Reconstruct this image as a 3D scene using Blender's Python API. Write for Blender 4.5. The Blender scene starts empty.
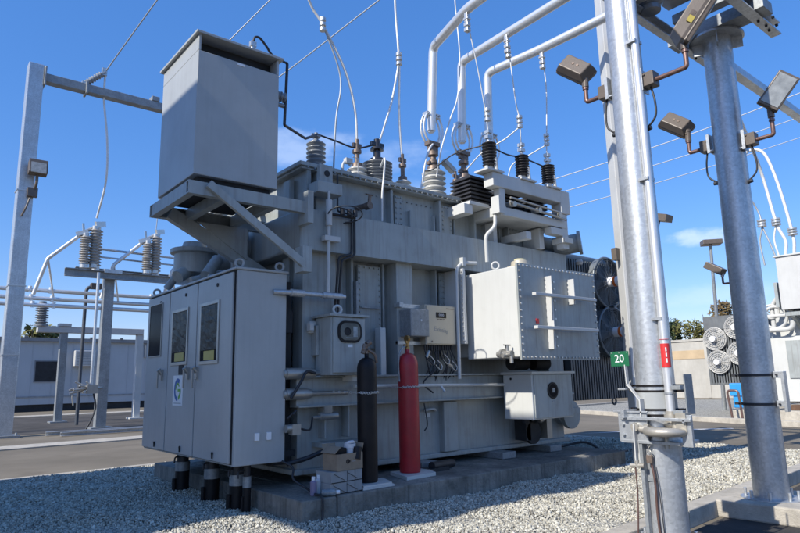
import bpy, math, random
import numpy as np
from mathutils import Vector, Matrix
random.seed(7); rng = np.random.default_rng(7)
PI = math.pi
sc = bpy.context.scene
COL = sc.collection

# ------------------------------------------------------------------ materials
def N(nt, t, **kw):
    n = nt.nodes.new(t)
    for k, v in kw.items(): setattr(n, k, v)
    return n

def mat(name, col, rough=.5, metal=0., var=.12, scale=3., bump=0., bscale=60., streak=0., dirt=None, dirt_amt=0., spec=.5, col2=None, grain='noise', coat=0.):
    m = bpy.data.materials.new(name); m.use_nodes = True
    nt = m.node_tree; L = nt.links
    b = nt.nodes['Principled BSDF']
    tc = N(nt, 'ShaderNodeTexCoord')
    geo = N(nt, 'ShaderNodeNewGeometry')
    n1 = N(nt, 'ShaderNodeTexNoise'); n1.inputs['Scale'].default_value = scale; n1.inputs['Detail'].default_value = 6
    n1.inputs['Roughness'].default_value = .6
    L.new(geo.outputs['Position'], n1.inputs['Vector'])
    ramp = N(nt, 'ShaderNodeMapRange'); ramp.inputs['From Min'].default_value = .3; ramp.inputs['From Max'].default_value = .7
    L.new(n1.outputs['Fac'], ramp.inputs['Value'])
    mx = N(nt, 'ShaderNodeMix', data_type='RGBA')
    c2 = col2 if col2 else tuple(c * (1 - var * 1.6) for c in col)
    c1 = col if col2 else tuple(min(1, c * (1 + var * .6)) for c in col)
    mx.inputs[6].default_value = (*c1, 1); mx.inputs[7].default_value = (*c2, 1)
    L.new(ramp.outputs[0], mx.inputs[0])
    out = mx.outputs[2]
    if streak > 0:
        mp = N(nt, 'ShaderNodeMapping'); mp.inputs['Scale'].default_value = (9, 9, .55)
        L.new(geo.outputs['Position'], mp.inputs['Vector'])
        n2 = N(nt, 'ShaderNodeTexNoise'); n2.inputs['Scale'].default_value = 2.2; n2.inputs['Detail'].default_value = 5
        L.new(mp.outputs[0], n2.inputs['Vector'])
        r2 = N(nt, 'ShaderNodeMapRange'); r2.inputs['From Min'].default_value = .48; r2.inputs['From Max'].default_value = .75
        r2.inputs['To Max'].default_value = streak
        L.new(n2.outputs['Fac'], r2.inputs['Value'])
        m2 = N(nt, 'ShaderNodeMix', data_type='RGBA')
        dc = dirt if dirt else tuple(c * .55 for c in col)
        m2.inputs[7].default_value = (*dc, 1)
        L.new(r2.outputs[0], m2.inputs[0]); L.new(out, m2.inputs[6]); out = m2.outputs[2]
    if dirt and dirt_amt > 0:
        n3 = N(nt, 'ShaderNodeTexNoise'); n3.inputs['Scale'].default_value = scale * 3.7; n3.inputs['Detail'].default_value = 8
        L.new(geo.outputs['Position'], n3.inputs['Vector'])
        r3 = N(nt, 'ShaderNodeMapRange'); r3.inputs['From Min'].default_value = .55; r3.inputs['From Max'].default_value = .72
        r3.inputs['To Max'].default_value = dirt_amt
        L.new(n3.outputs['Fac'], r3.inputs['Value'])
        m3 = N(nt, 'ShaderNodeMix', data_type='RGBA'); m3.inputs[7].default_value = (*dirt, 1)
        L.new(r3.outputs[0], m3.inputs[0]); L.new(out, m3.inputs[6]); out = m3.outputs[2]
    if grain == 'spangle':
        v = N(nt, 'ShaderNodeTexVoronoi'); v.inputs['Scale'].default_value = 38
        L.new(geo.outputs['Position'], v.inputs['Vector'])
        hs = N(nt, 'ShaderNodeSeparateColor'); L.new(v.outputs['Color'], hs.inputs[0])
        r4 = N(nt, 'ShaderNodeMapRange'); r4.inputs['To Min'].default_value = .86; r4.inputs['To Max'].default_value = 1.08
        L.new(hs.outputs[0], r4.inputs['Value'])
        m4 = N(nt, 'ShaderNodeVectorMath', operation='SCALE'); L.new(out, m4.inputs[0]); L.new(r4.outputs[0], m4.inputs['Scale'])
        out = m4.outputs[0]
    L.new(out, b.inputs['Base Color'])
    rr = N(nt, 'ShaderNodeMapRange'); rr.inputs['To Min'].default_value = max(.05, rough - .08); rr.inputs['To Max'].default_value = min(1, rough + .1)
    L.new(n1.outputs['Fac'], rr.inputs['Value']); L.new(rr.outputs[0], b.inputs['Roughness'])
    b.inputs['Metallic'].default_value = metal
    b.inputs['Specular IOR Level'].default_value = spec
    b.inputs['Coat Weight'].default_value = coat
    if bump > 0:
        n5 = N(nt, 'ShaderNodeTexNoise'); n5.inputs['Scale'].default_value = bscale; n5.inputs['Detail'].default_value = 5
        L.new(geo.outputs['Position'], n5.inputs['Vector'])
        bp = N(nt, 'ShaderNodeBump'); bp.inputs['Strength'].default_value = bump; bp.inputs['Distance'].default_value = .02
        L.new(n5.outputs['Fac'], bp.inputs['Height']); L.new(bp.outputs[0], b.inputs['Normal'])
    return m

M = {}
M['paint'] = mat('grey_paint', (.35, .375, .365), .38, var=.13, scale=1.3, bump=.08, bscale=7, streak=.42, dirt=(.17, .15, .12), dirt_amt=.22)
M['paint_light'] = mat('light_grey_paint', (.57, .575, .55), .42, var=.05, scale=1.1, bump=.05, bscale=6, streak=.09, dirt=(.28, .27, .24), dirt_amt=.10)
M['paint_cab'] = mat('cabinet_paint', (.395, .41, .405), .33, var=.08, scale=1.2, bump=.08, bscale=4, streak=.15, dirt=(.24, .23, .21), dirt_amt=.08)
M['paint_white'] = mat('white_paint', (.54, .54, .52), .4, var=.06, scale=2, streak=.15, dirt=(.35, .33, .28))
M['radiator'] = mat('dark_radiator_paint', (.085, .10, .11), .38, var=.25, scale=2, bump=.1, bscale=20, streak=.3, dirt=(.12, .12, .12))
M['radiator_far'] = mat('grey_radiator_paint', (.13, .14, .145), .5, var=.2, scale=3, streak=.3, dirt=(.2, .2, .19))
M['galv'] = mat('galvanised_steel', (.55, .57, .58), .36, .6, var=.10, scale=2.5, bump=.06, bscale=25, streak=.25, dirt=(.30, .31, .32), grain='spangle')
M['galv_dull'] = mat('weathered_galvanised_steel', (.30, .32, .33), .5, .35, var=.14, scale=3, bump=.08, bscale=25, streak=.3, dirt=(.20, .19, .18), grain='spangle')
M['alu'] = mat('aluminium_tube', (.76, .76, .75), .36, .6, var=.06, scale=4, streak=.12, dirt=(.42, .42, .42))
M['steel'] = mat('bolt_steel', (.60, .60, .58), .35, .7, var=.1, scale=20)
M['brass'] = mat('brass', (.42, .25, .09), .35, .8, var=.2, scale=30)
M['rustbrown'] = mat('brown_terminal_metal', (.23, .175, .14), .5, .5, var=.25, scale=25)
M['wire'] = mat('pale_cable', (.72, .72, .70), .5, .1, var=.08, scale=8)
M['wire_grey'] = mat('grey_cable', (.38, .40, .41), .5, .3, var=.08, scale=8)
M['wire_dark'] = mat('dark_cable', (.025, .026, .03), .5, var=.2, scale=8)
M['black'] = mat('black_paint', (.011, .009, .0095), .5, var=.3, scale=6, bump=.08, bscale=30, streak=.15, dirt=(.03, .026, .024), spec=.3)
M['dark'] = mat('dark_void', (.02, .021, .023), .7, var=.3)
M['porc_grey'] = mat('grey_porcelain', (.22, .235, .25), .22, var=.08, scale=8, coat=.3)
M['porc_pale'] = mat('pale_porcelain', (.50, .49, .45), .25, var=.1, scale=8, coat=.3)
M['porc_tan'] = mat('stone_grey_porcelain', (.36, .34, .31), .3, var=.1, scale=8, coat=.2)
M['porc_dark'] = mat('dark_brown_porcelain', (.030, .027, .027), .2, var=.2, scale=8, coat=.4)
M['polymer'] = mat('black_polymer', (.028, .028, .032), .5, var=.2, scale=14)
M['red'] = mat('red_paint', (.40, .018, .026), .38, var=.15, scale=5, bump=.05, bscale=12, streak=.22, dirt=(.20, .03, .03), dirt_amt=.35)
M['redlabel'] = mat('red_label', (.60, .03, .03), .45, var=.05)
M['beige'] = mat('beige_stainless_enclosure', (.50, .455, .36), .42, .2, var=.05, scale=2, streak=.08, dirt=(.35, .32, .26))
M['stainless'] = mat('brushed_stainless', (.42, .41, .38), .33, .6, var=.08, scale=5, streak=.2, dirt=(.25, .24, .22))
M['handwheel'] = mat('cast_handwheel', (.45, .42, .36), .45, .5, var=.12, scale=12, bump=.1, bscale=40)
M['bronze'] = mat('bronze_lamp_housing', (.13, .105, .085), .42, .1, var=.1, scale=10, bump=.05, bscale=60)
M['rustpipe'] = mat('copper_brown_conduit', (.20, .12, .10), .38, .5, var=.15, scale=10)
M['concrete'] = mat('pad_concrete', (.27, .26, .23), .85, var=.35, scale=1.6, bump=.8, bscale=30, streak=.8, dirt=(.085, .085, .075), dirt_amt=.7, spec=.3)
M['asphalt_shade'] = mat('shade_tinted_asphalt', (.085, .078, .07), .9, var=.25, scale=.5, bump=.3, bscale=100, dirt=(.13, .115, .1), dirt_amt=.4, spec=.2)  # asphalt colour darkened to paint a ground shadow
M['kerb'] = mat('kerb_concrete', (.47, .43, .36), .85, var=.18, scale=4, bump=.4, bscale=55, dirt=(.24, .225, .20), dirt_amt=.4, spec=.3)
M['wallconc'] = mat('wall_concrete', (.46, .44, .39), .9, var=.12, scale=.8, bump=.2, bscale=20, streak=.3, dirt=(.34, .31, .26), dirt_amt=.2, spec=.2)
M['wallband'] = mat('tan_band', (.50, .38, .24), .9, var=.12, scale=1, spec=.2)
M['asphalt'] = mat('asphalt', (.20, .172, .13), .9, var=.22, scale=.28, bump=.35, bscale=120, dirt=(.125, .102, .075), dirt_amt=.5, spec=.25)
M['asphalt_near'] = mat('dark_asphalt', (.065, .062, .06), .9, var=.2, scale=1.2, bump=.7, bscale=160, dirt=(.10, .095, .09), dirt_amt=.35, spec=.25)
M['bldwall'] = mat('building_cladding', (.40, .43, .45), .6, var=.06, scale=.5, streak=.12, dirt=(.28, .29, .30))
M['bldroof'] = mat('building_roof_trim', (.20, .21, .22), .6, var=.1)
M['green'] = mat('green_sign', (.012, .13, .055), .4, var=.08)
M['white'] = mat('white_enamel', (.80, .80, .80), .45, var=.03)
M['blue'] = mat('blue_box', (.02, .26, .62), .5, var=.08)
M['logoblue'] = mat('logo_blue', (.02, .12, .36), .5, var=.02)
M['logogreen'] = mat('logo_green', (.16, .42, .05), .5, var=.02)
M['yellow'] = mat('yellow_label', (.50, .40, .09), .5, var=.05)
M['card'] = mat('brown_cardboard', (.30, .235, .17), .85, var=.12, scale=6, spec=.2, dirt=(.2, .15, .1), dirt_amt=.3)
M['cardgrey'] = mat('printed_grey_carton', (.30, .31, .31), .8, var=.1, scale=6, spec=.2)
M['plastic_white'] = mat('white_plastic', (.62, .62, .63), .45, var=.05)
M['purple'] = mat('purple_wrapper', (.24, .20, .30), .5, var=.1)
M['guard_dark'] = mat('dark_fan_guard', (.20, .22, .23), .4, .3, var=.2, scale=9)
M['pane'] = mat('gauge_pane', (.05, .055, .055), .12, var=.5, scale=4, spec=.6)
M['slim'] = mat('slate_pole_paint', (.06, .07, .085), .5, var=.2)
M['crumple'] = mat('crumpled_film', (.012, .014, .016), .25, var=.6, scale=14, spec=.12)
M['bark'] = mat('bark', (.11, .085, .06), .9, var=.3, scale=6)
M['orange'] = mat('orange_stripe', (.75, .17, .03), .5, var=.05)
M['brownwood'] = mat('brown_timber', (.11, .06, .035), .8, var=.3, scale=5)
M['mesh_pale'] = mat('pale_fan_guard', (.50, .49, .46), .4, .2, var=.05)
def glassm(name, col, rough=.12):
    m = mat(name, col, rough, var=.1, scale=2, spec=.03); return m
M['glass'] = glassm('dark_window_glass', (.012, .014, .018))
M['lampglass'] = mat('lamp_glass', (.32, .33, .32), .12, var=.2, scale=10, spec=.8)
M['film'] = mat('plastic_film', (.25, .29, .31), .25, var=.4, scale=9, spec=.8)
def leaf_mat(name, c1, c2):
    m = mat(name, c1, .7, var=.3, scale=2.5, col2=c2, spec=.2); return m
M['leaf1'] = leaf_mat('olive_leaves', (.17, .155, .05), (.09, .095, .03))
M['cream'] = mat('cream_cap', (.55, .52, .33), .5, var=.05)
M['leaf2'] = leaf_mat('autumn_leaves', (.20, .13, .06), (.11, .09, .04))
M['leaf3'] = leaf_mat('dark_leaves', (.04, .06, .025), (.02, .035, .015))

# gravel stones: intrinsic stone-to-stone colour from an attribute
gm = bpy.data.materials.new('crushed_stone'); gm.use_nodes = True
nt = gm.node_tree; b = nt.nodes['Principled BSDF']
at = N(nt, 'ShaderNodeAttribute', attribute_name='tone')
cr = N(nt, 'ShaderNodeValToRGB')
cr.color_ramp.elements[0].position = 0; cr.color_ramp.elements[0].color = (.15, .14, .12, 1)
e = cr.color_ramp.elements.new(.25); e.color = (.292, .272, .222, 1)
e = cr.color_ramp.elements.new(.6); e.color = (.48, .458, .382, 1)
e = cr.color_ramp.elements.new(.85); e.color = (.605, .572, .475, 1)
cr.color_ramp.elements[-1].position = 1; cr.color_ramp.elements[-1].color = (.77, .742, .625, 1)
nt.links.new(at.outputs['Fac'], cr.inputs[0])
gp = N(nt, 'ShaderNodeNewGeometry'); gn = N(nt, 'ShaderNodeTexNoise'); gn.inputs['Scale'].default_value = 90
nt.links.new(gp.outputs['Position'], gn.inputs['Vector'])
gx = N(nt, 'ShaderNodeMapRange'); gx.inputs['To Min'].default_value = .75; gx.inputs['To Max'].default_value = 1.2
nt.links.new(gn.outputs['Fac'], gx.inputs['Value'])
gs = N(nt, 'ShaderNodeVectorMath', operation='SCALE')
nt.links.new(cr.outputs[0], gs.inputs[0]); nt.links.new(gx.outputs[0], gs.inputs['Scale'])
nt.links.new(gs.outputs[0], b.inputs['Base Color']); b.inputs['Roughness'].default_value = .85; b.inputs['Specular IOR Level'].default_value = .3
M['stone'] = gm
# gravel base sheet (under and beyond the loose stones)
gb = bpy.data.materials.new('gravel_bed'); gb.use_nodes = True
nt = gb.node_tree; b = nt.nodes['Principled BSDF']; L = nt.links
gp = N(nt, 'ShaderNodeNewGeometry'); v = N(nt, 'ShaderNodeTexVoronoi'); v.inputs['Scale'].default_value = 42
L.new(gp.outputs['Position'], v.inputs['Vector'])
sp = N(nt, 'ShaderNodeSeparateColor'); L.new(v.outputs['Color'], sp.inputs[0])
cr = N(nt, 'ShaderNodeValToRGB')
cr.color_ramp.elements[0].color = (.12, .12, .115, 1); e = cr.color_ramp.elements.new(.5); e.color = (.40, .38, .325, 1); cr.color_ramp.elements[-1].color = (.63, .6, .51, 1)
L.new(sp.outputs[0], cr.inputs[0]); L.new(cr.outputs[0], b.inputs['Base Color']); b.inputs['Roughness'].default_value = .95
b.inputs['Specular IOR Level'].default_value = .2
bp = N(nt, 'ShaderNodeBump'); bp.inputs['Strength'].default_value = 1; bp.inputs['Distance'].default_value = .03; bp.invert = True
L.new(v.outputs['Distance'], bp.inputs['Height']); L.new(bp.outputs[0], b.inputs['Normal'])
M['gravel'] = gb

# ------------------------------------------------------------------ mesh builder
def perp(a):
    a = Vector(a).normalized()
    t = Vector((0, 0, 1)) if abs(a.z) < .9 else Vector((1, 0, 0))
    u = a.cross(t).normalized(); return a, u, a.cross(u).normalized()

class MB:
    def __init__(s): s.v = []; s.f = []; s.sm = []; s.mi = []; s.m = 0
    def face(s, idx, smooth=False): s.f.append(tuple(idx)); s.sm.append(smooth); s.mi.append(s.m)
    def add(s, vs, fs, smooth=False):
        o = len(s.v); s.v += [tuple(p) for p in vs]
        for f in fs: s.face([i + o for i in f], smooth)
        return s
    def box(s, x0, x1, y0, y1, z0, z1):
        if x1 < x0: x0, x1 = x1, x0
        if y1 < y0: y0, y1 = y1, y0
        if z1 < z0: z0, z1 = z1, z0
        vs = [(x0, y0, z0), (x1, y0, z0), (x1, y1, z0), (x0, y1, z0), (x0, y0, z1), (x1, y0, z1), (x1, y1, z1), (x0, y1, z1)]
        return s.add(vs, [(0, 3, 2, 1), (4, 5, 6, 7), (0, 1, 5, 4), (1, 2, 6, 5), (2, 3, 7, 6), (3, 0, 4, 7)])
    def obox(s, c, ax, ay, az, hx, hy, hz):
        c = Vector(c); ax, ay, az = Vector(ax) * hx, Vector(ay) * hy, Vector(az) * hz
        vs = [c + ax * i + ay * j + az * k for k in (-1, 1) for i, j in ((-1, -1), (1, -1), (1, 1), (-1, 1))]
        return s.add(vs, [(0, 3, 2, 1), (4, 5, 6, 7), (0, 1, 5, 4), (1, 2, 6, 5), (2, 3, 7, 6), (3, 0, 4, 7)])
    def beam(s, p0, p1, w, h, up=(0, 0, 1)):
        p0, p1 = Vector(p0), Vector(p1); a = (p1 - p0).normalized()
        r = a.cross(Vector(up)).normalized(); u = r.cross(a).normalized()
        return s.obox((p0 + p1) / 2, a, r, u, (p1 - p0).length / 2, w / 2, h / 2)
    def channel(s, p0, p1, w, h, t, up=(0, 0, 1), side=1):
        "C section: web plus two flanges"
        p0, p1 = Vector(p0), Vector(p1); a = (p1 - p0).normalized()
        r = a.cross(Vector(up)).normalized(); u = r.cross(a).normalized()
        c = (p0 + p1) / 2; L = (p1 - p0).length / 2
        s.obox(c - r * side * (w / 2 - t / 2), a, r, u, L, t / 2, h / 2)
        for k in (-1, 1): s.obox(c + u * k * (h / 2 - t / 2) + r * side * t / 2, a, r, u, L, (w - t) / 2, t / 2)
        return s
    def cyl(s, p0, p1, r0, r1=None, n=16, caps=True, smooth=True):
        if r1 is None: r1 = r0
        p0, p1 = Vector(p0), Vector(p1); a, u, w = perp(p1 - p0)
        ring = lambda p, r: [p + (u * math.cos(2 * PI * i / n) + w * math.sin(2 * PI * i / n)) * r for i in range(n)]
        A, B = ring(p0, r0), ring(p1, r1)
        s.add(A + B, [(i, (i + 1) % n, n + (i + 1) % n, n + i) for i in range(n)], smooth)
        if caps:
            s.add(A, [tuple(range(n - 1, -1, -1))]); s.add(B, [tuple(range(n))])
        return s
    def lathe(s, base, prof, axis=(0, 0, 1), n=18, crisp=True):
        base = Vector(base); a, u, w = perp(axis)
        ring = lambda h, r: [base + a * h + (u * math.cos(2 * PI * i / n) + w * math.sin(2 * PI * i / n)) * max(r, 1e-4) for i in range(n)]
        if crisp:
            for (h0, r0), (h1, r1) in zip(prof, prof[1:]):
                s.add(ring(h0, r0) + ring(h1, r1), [(i, (i + 1) % n, n + (i + 1) % n, n + i) for i in range(n)], True)
        else:
            vs = []; fs = []
            for h, r in prof: vs += ring(h, r)
            for k in range(len(prof) - 1):
                fs += [(k * n + i, k * n + (i + 1) % n, (k + 1) * n + (i + 1) % n, (k + 1) * n + i) for i in range(n)]
            s.add(vs, fs, True)
        s.add(ring(*prof[0]), [tuple(range(n - 1, -1, -1))]); s.add(ring(*prof[-1]), [tuple(range(n))])
        return s
    def tube(s, pts, r, n=8, sub=6, smooth=True):
        P = [Vector(p) for p in pts]
        if smooth and len(P) > 2:
            Q = []; E = [P[0] * 2 - P[1]] + P + [P[-1] * 2 - P[-2]]
            for i in range(1, len(E) - 2):
                for k in range(sub):
                    t = k / sub; a, b, c, d = E[i - 1], E[i], E[i + 1], E[i + 2]
                    Q.append(.5 * ((2 * b) + (c - a) * t + (2 * a - 5 * b + 4 * c - d) * t * t + (3 * b - a - 3 * c + d) * t ** 3))
            Q.append(P[-1]); P = Q
        vs = []; fs = []
        a, u, w = perp(P[1] - P[0])
        for i, p in enumerate(P):
            d = (P[min(i + 1, len(P) - 1)] - P[max(i - 1, 0)]).normalized()
            u = (u - d * u.dot(d)).normalized(); w = d.cross(u)
            vs += [p + (u * math.cos(2 * PI * k / n) + w * math.sin(2 * PI * k / n)) * r for k in range(n)]
        for i in range(len(P) - 1):
            fs += [(i * n + k, i * n + (k + 1) % n, (i + 1) * n + (k + 1) % n, (i + 1) * n + k) for k in range(n)]
        s.add(vs, fs, True)
        s.add(vs[:n], [tuple(range(n - 1, -1, -1))]); s.add(vs[-n:], [tuple(range(n))])
        return s
    def bend(s, pts, r, rad, n=14):
        "pipe with rounded elbows"
        P = [Vector(p) for p in pts]; Q = [P[0]]
        for i in range(1, len(P) - 1):
            d0 = (P[i - 1] - P[i]).normalized(); d1 = (P[i + 1] - P[i]).normalized()
            a, b = P[i] + d0 * rad, P[i] + d1 * rad
            for k in range(7):
                t = k / 6; Q.append(a * (1 - t) ** 2 + P[i] * 2 * t * (1 - t) + b * t * t)
        Q.append(P[-1]); return s.tube(Q, r, n, smooth=False)
    def torus(s, c, axis, R, r, n=24, m=8, a0=0, a1=2 * PI):
        c = Vector(c); a, u, w = perp(axis)
        full = abs(a1 - a0 - 2 * PI) < 1e-6; k = n if full else n + 1
        vs = []; fs = []
        for i in range(k):
            t = a0 + (a1 - a0) * i / n; d = u * math.cos(t) + w * math.sin(t)
            for j in range(m):
                q = 2 * PI * j / m; vs.append(c + d * (R + r * math.cos(q)) + a * r * math.sin(q))
        for i in range(n):
            i2 = (i + 1) % k
            fs += [(i * m + j, i * m + (j + 1) % m, i2 * m + (j + 1) % m, i2 * m + j) for j in range(m)]
        s.add(vs, fs, True); return s
    def prism(s, poly, y0, y1, axis='y'):
        "extrude polygon; axis y: poly=(x,z), axis x: poly=(y,z), axis z: poly=(x,y)"
        f = {'y': lambda p, t: (p[0], t, p[1]), 'x': lambda p, t: (t, p[0], p[1]), 'z': lambda p, t: (p[0], p[1], t)}[axis]
        n = len(poly); A = [f(p, y0) for p in poly]; B = [f(p, y1) for p in poly]
        s.add(A, [tuple(range(n))]); s.add(B, [tuple(range(n - 1, -1, -1))])
        for i in range(n):
            j = (i + 1) % n; s.add([A[i], A[j], B[j], B[i]], [(0, 3, 2, 1)])
        return s
    def bolts(s, pts, axis, r=.012, h=.012):
        for p in pts:
            p = Vector(p); s.cyl(p, p + Vector(axis) * h, r, r * .9, 6, True, False)
        return s

ORI = {}
PLACE = None   # optional placement of an assembly: (size, drawn origin, real origin)
def placed(p):
    p = Vector(p)
    return p if PLACE is None else PLACE[2] + (p - PLACE[1]) * PLACE[0]
APART = set('bracket cap clamp cable_gland guide_clip header_pipe hub junction_box junction_fitting label latch lifting_eye lock loose_cable manhole mounting_rail strap vent_cap warning_label screw bolt button riser_pipe fitting elbow_connector'.split())
def pieces(mb):
    "the far-apart pieces of a builder, each as a builder of its own"
    par = list(range(len(mb.v)))
    def find(a):
        while par[a] != a: par[a] = par[par[a]]; a = par[a]
        return a
    for f in mb.f:
        for b in f[1:]: par[find(f[0])] = find(b)
    isl = {}
    for i in range(len(mb.v)): isl.setdefault(find(i), []).append(i)
    keys = list(isl); V = np.array([tuple(p) for p in mb.v]); lo = np.array([V[isl[k]].min(0) for k in keys]); hi = np.array([V[isl[k]].max(0) for k in keys]); sz = (hi - lo).max(1)
    grp = list(range(len(keys)))
    def gf(a):
        while grp[a] != a: a = grp[a]
        return a
    for a in range(len(keys)):
        for b in range(a + 1, len(keys)):
            g = np.linalg.norm(np.maximum(0, np.maximum(lo[a] - hi[b], lo[b] - hi[a])))
            if g <= max(.02, .5 * max(sz[a], sz[b])): grp[gf(a)] = gf(b)
    who = {keys[i]: gf(i) for i in range(len(keys))}; out = []
    for g in sorted({gf(i) for i in range(len(keys))}):
        m = MB(); mp = {}
        for f, s_, mi in zip(mb.f, mb.sm, mb.mi):
            if who[find(f[0])] != g: continue
            for i in f:
                if i not in mp: mp[i] = len(m.v); m.v.append(mb.v[i])
            m.f.append(tuple(mp[i] for i in f)); m.sm.append(s_); m.mi.append(mi)
        out.append(m)
    return out
def obj(name, mb, mats, parent=None, bevel=0.):
    if parent is not None and name in APART:
        ps = pieces(mb)
        if len(ps) > 1: return [link_mesh(name, p, mats, parent, bevel) for p in ps][0]
    return link_mesh(name, mb, mats, parent, bevel)
def link_mesh(name, mb, mats, parent=None, bevel=0.):
    "link a builder as ONE mesh object; vertices are given in world coordinates"
    if not isinstance(mats, (list, tuple)): mats = [mats]
    if PLACE is not None: mb.v = [tuple(placed(p)) for p in mb.v]; bevel *= PLACE[0]
    if parent is not None: o = ORI[parent]
    else:
        xs = [p[0] for p in mb.v]; ys = [p[1] for p in mb.v]; zs = [p[2] for p in mb.v]
        o = Vector(((min(xs) + max(xs)) / 2, (min(ys) + max(ys)) / 2, min(zs)))
    me = bpy.data.meshes.new(name)
    me.from_pydata([(p[0] - o.x, p[1] - o.y, p[2] - o.z) for p in mb.v], [], mb.f)
    me.polygons.foreach_set('use_smooth', mb.sm); me.polygons.foreach_set('material_index', mb.mi)
    for m in mats: me.materials.append(M[m] if isinstance(m, str) else m)
    me.update()
    ob = bpy.data.objects.new(name, me); COL.objects.link(ob)
    if parent is not None: ob.parent = parent
    else: ob.location = o
    ORI[ob] = o
    if bevel:
        b = ob.modifiers.new('bevel', 'BEVEL'); b.width = bevel; b.segments = 2; b.limit_method = 'ANGLE'; b.angle_limit = math.radians(60)
    return ob
def thing(name, label, cat, loc, group=None):
    loc = placed(loc); o = bpy.data.objects.new(name, None); COL.objects.link(o); o.location = loc; o.empty_display_size = .2
    ORI[o] = Vector(loc); return tag(o, label, cat, group)
def tag(o, label, cat, group=None):
    o['label'] = label; o['category'] = cat
    if group: o['group'] = group
    return o
def struct(name, mb, m):
    o = obj(name, mb, m); o['kind'] = 'structure'; return o
def copy_tree(o, parent=None):
    c = o.copy(); COL.objects.link(c); c.parent = parent
    for ch in list(o.children): copy_tree(ch, c)
    return c
def dup(o, loc, label, rz=0):
    c = copy_tree(o); c.location = loc; c['label'] = label
    if rz: c.rotation_euler = (0, 0, rz)
    return c
def sheds(mb, base, h, rc, rs, k, axis=(0, 0, 1), n=18, alt=0.):
    prof = [(0, rc)]
    st = h / k
    for i in range(k):
        z = i * st; R = rs - (alt if i % 2 else 0)
        prof += [(z + st * .15, rc), (z + st * .35, R * .97), (z + st * .5, R), (z + st * .62, R * .9), (z + st * .9, rc)]
    prof.append((h, rc)); mb.lathe(base, prof, axis, n, crisp=False)

TXT = {}
def text_mb(mb, s, size, origin, xdir, ydir, thick=.002):
    cu = bpy.data.curves.new('t', 'FONT'); cu.body = s; cu.size = size; cu.align_x = 'CENTER'; cu.align_y = 'CENTER'; cu.extrude = thick; cu.resolution_u = 3
    o = bpy.data.objects.new('t', cu); COL.objects.link(o)
    dg = bpy.context.evaluated_depsgraph_get(); me = bpy.data.meshes.new_from_object(o.evaluated_get(dg))
    X = Vector(xdir).normalized(); Y = Vector(ydir).normalized(); Z = X.cross(Y); O = Vector(origin)
    mb.add([O + X * v.co.x + Y * v.co.y + Z * v.co.z for v in me.vertices], [tuple(p.vertices) for p in me.polygons])
    bpy.data.objects.remove(o); bpy.data.curves.remove(cu); bpy.data.meshes.remove(me)

#--SCENE--
# ------------------------------------------------------------------ ground
mb = MB()   # yard: one sheet, a step down to the near asphalt hidden behind the kerb
def quad(mb, p, z): mb.add([(x, y, z) for x, y in p], [(0, 1, 2, 3)])
KX0, KY0, KX1, KY1 = -30., -.62, 14.6, 4.33          # kerb line (inner edge), runs slightly off the gravel axis
def ky(x): return 3.93 + (x - 8.) * .062
far = [(-1200, ky(-30)), (-30, ky(-30)), (60, ky(14.6) + .0), (1200, ky(14.6))]
vs = [(-1200, 1.5, -.02), (-30, 1.5, -.02), (14.6, ky(14.6), -.02), (1200, ky(14.6), -.02), (1200, 1500, -.02), (-1200, 1500, -.02)]
mb.add(vs, [(0, 1, 2, 3, 4, 5)])
vs = [(-1200, 1.5, -.14), (-30, 1.5, -.14), (14.6, ky(14.6), -.14), (16.6, ky(14.6), -.02), (1200, ky(14.6), -.02), (1200, -900, -.02), (16.6, -900, -.02), (14.6, -900, -.14), (-1200, -900, -.14)]
mb.add(vs, [(0, 8, 7, 2, 1), (2, 7, 6, 3), (3, 6, 5, 4)])
struct('ground', mb, 'asphalt')
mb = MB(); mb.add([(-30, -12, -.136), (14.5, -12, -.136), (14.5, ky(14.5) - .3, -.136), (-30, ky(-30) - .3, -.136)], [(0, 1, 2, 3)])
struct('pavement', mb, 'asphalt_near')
mb = MB(); n = 24
g = []
for i in range(n + 1):
    x = -30 + 44.3 * i / n
    g.append((x, ky(x) - .03, .0))
for i in range(n, -1, -1):
    x = -30 + 44.3 * i / n
    g.append((x, 12.75 + (x - 1.7) * .06, .0))
for i in range(n):
    mb.add([g[i], g[i + 1], g[2 * n - i], g[2 * n + 1 - i]], [(0, 1, 2, 3)])
struct('gravel_bed', mb, 'gravel')
# second bay's gravel
mb = MB(); P2 = [(19.9, 4.5), (40, 4.5), (37, 19.5), (24.2, 19.2), (21.6, 11)]
mb.add([(x, y, .06) for x, y in P2], [(0, 1, 2, 3, 4)])
struct('gravel_bed', mb, 'gravel')
mb = MB()
for (a, b_) in ((P2[0], P2[4]), (P2[4], P2[3]), (P2[3], P2[2])):
    mb.beam((a[0], a[1], .02), (b_[0], b_[1], .02), .2, .24)
tag(obj('kerb', mb, 'kerb', bevel=.01), 'pale concrete kerb round the gravel of the far transformer bay', 'kerb')
mb = MB()
for i in range(22):
    x0 = -26 + i * 1.84; x1 = x0 + 1.832
    mb.beam((x0, ky(x0) - .12, -.07), (x1, ky(x1) - .12, -.07), .21, .24)
tag(obj('kerb', mb, 'kerb', bevel=.012), 'long weathered concrete kerb in front of the sunlit gravel, nearest the camera', 'kerb')
mb = MB(); mb.beam((-30, 10.95, -.02), (14.3, 13.6, -.02), .2, .09)
mb.beam((14.25, ky(14.3), -.02), (14.25, 13.6, -.02), .14, .07)
tag(obj('kerb', mb, 'kerb'), 'thin flush concrete edging between the gravel and the service road', 'kerb')
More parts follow.
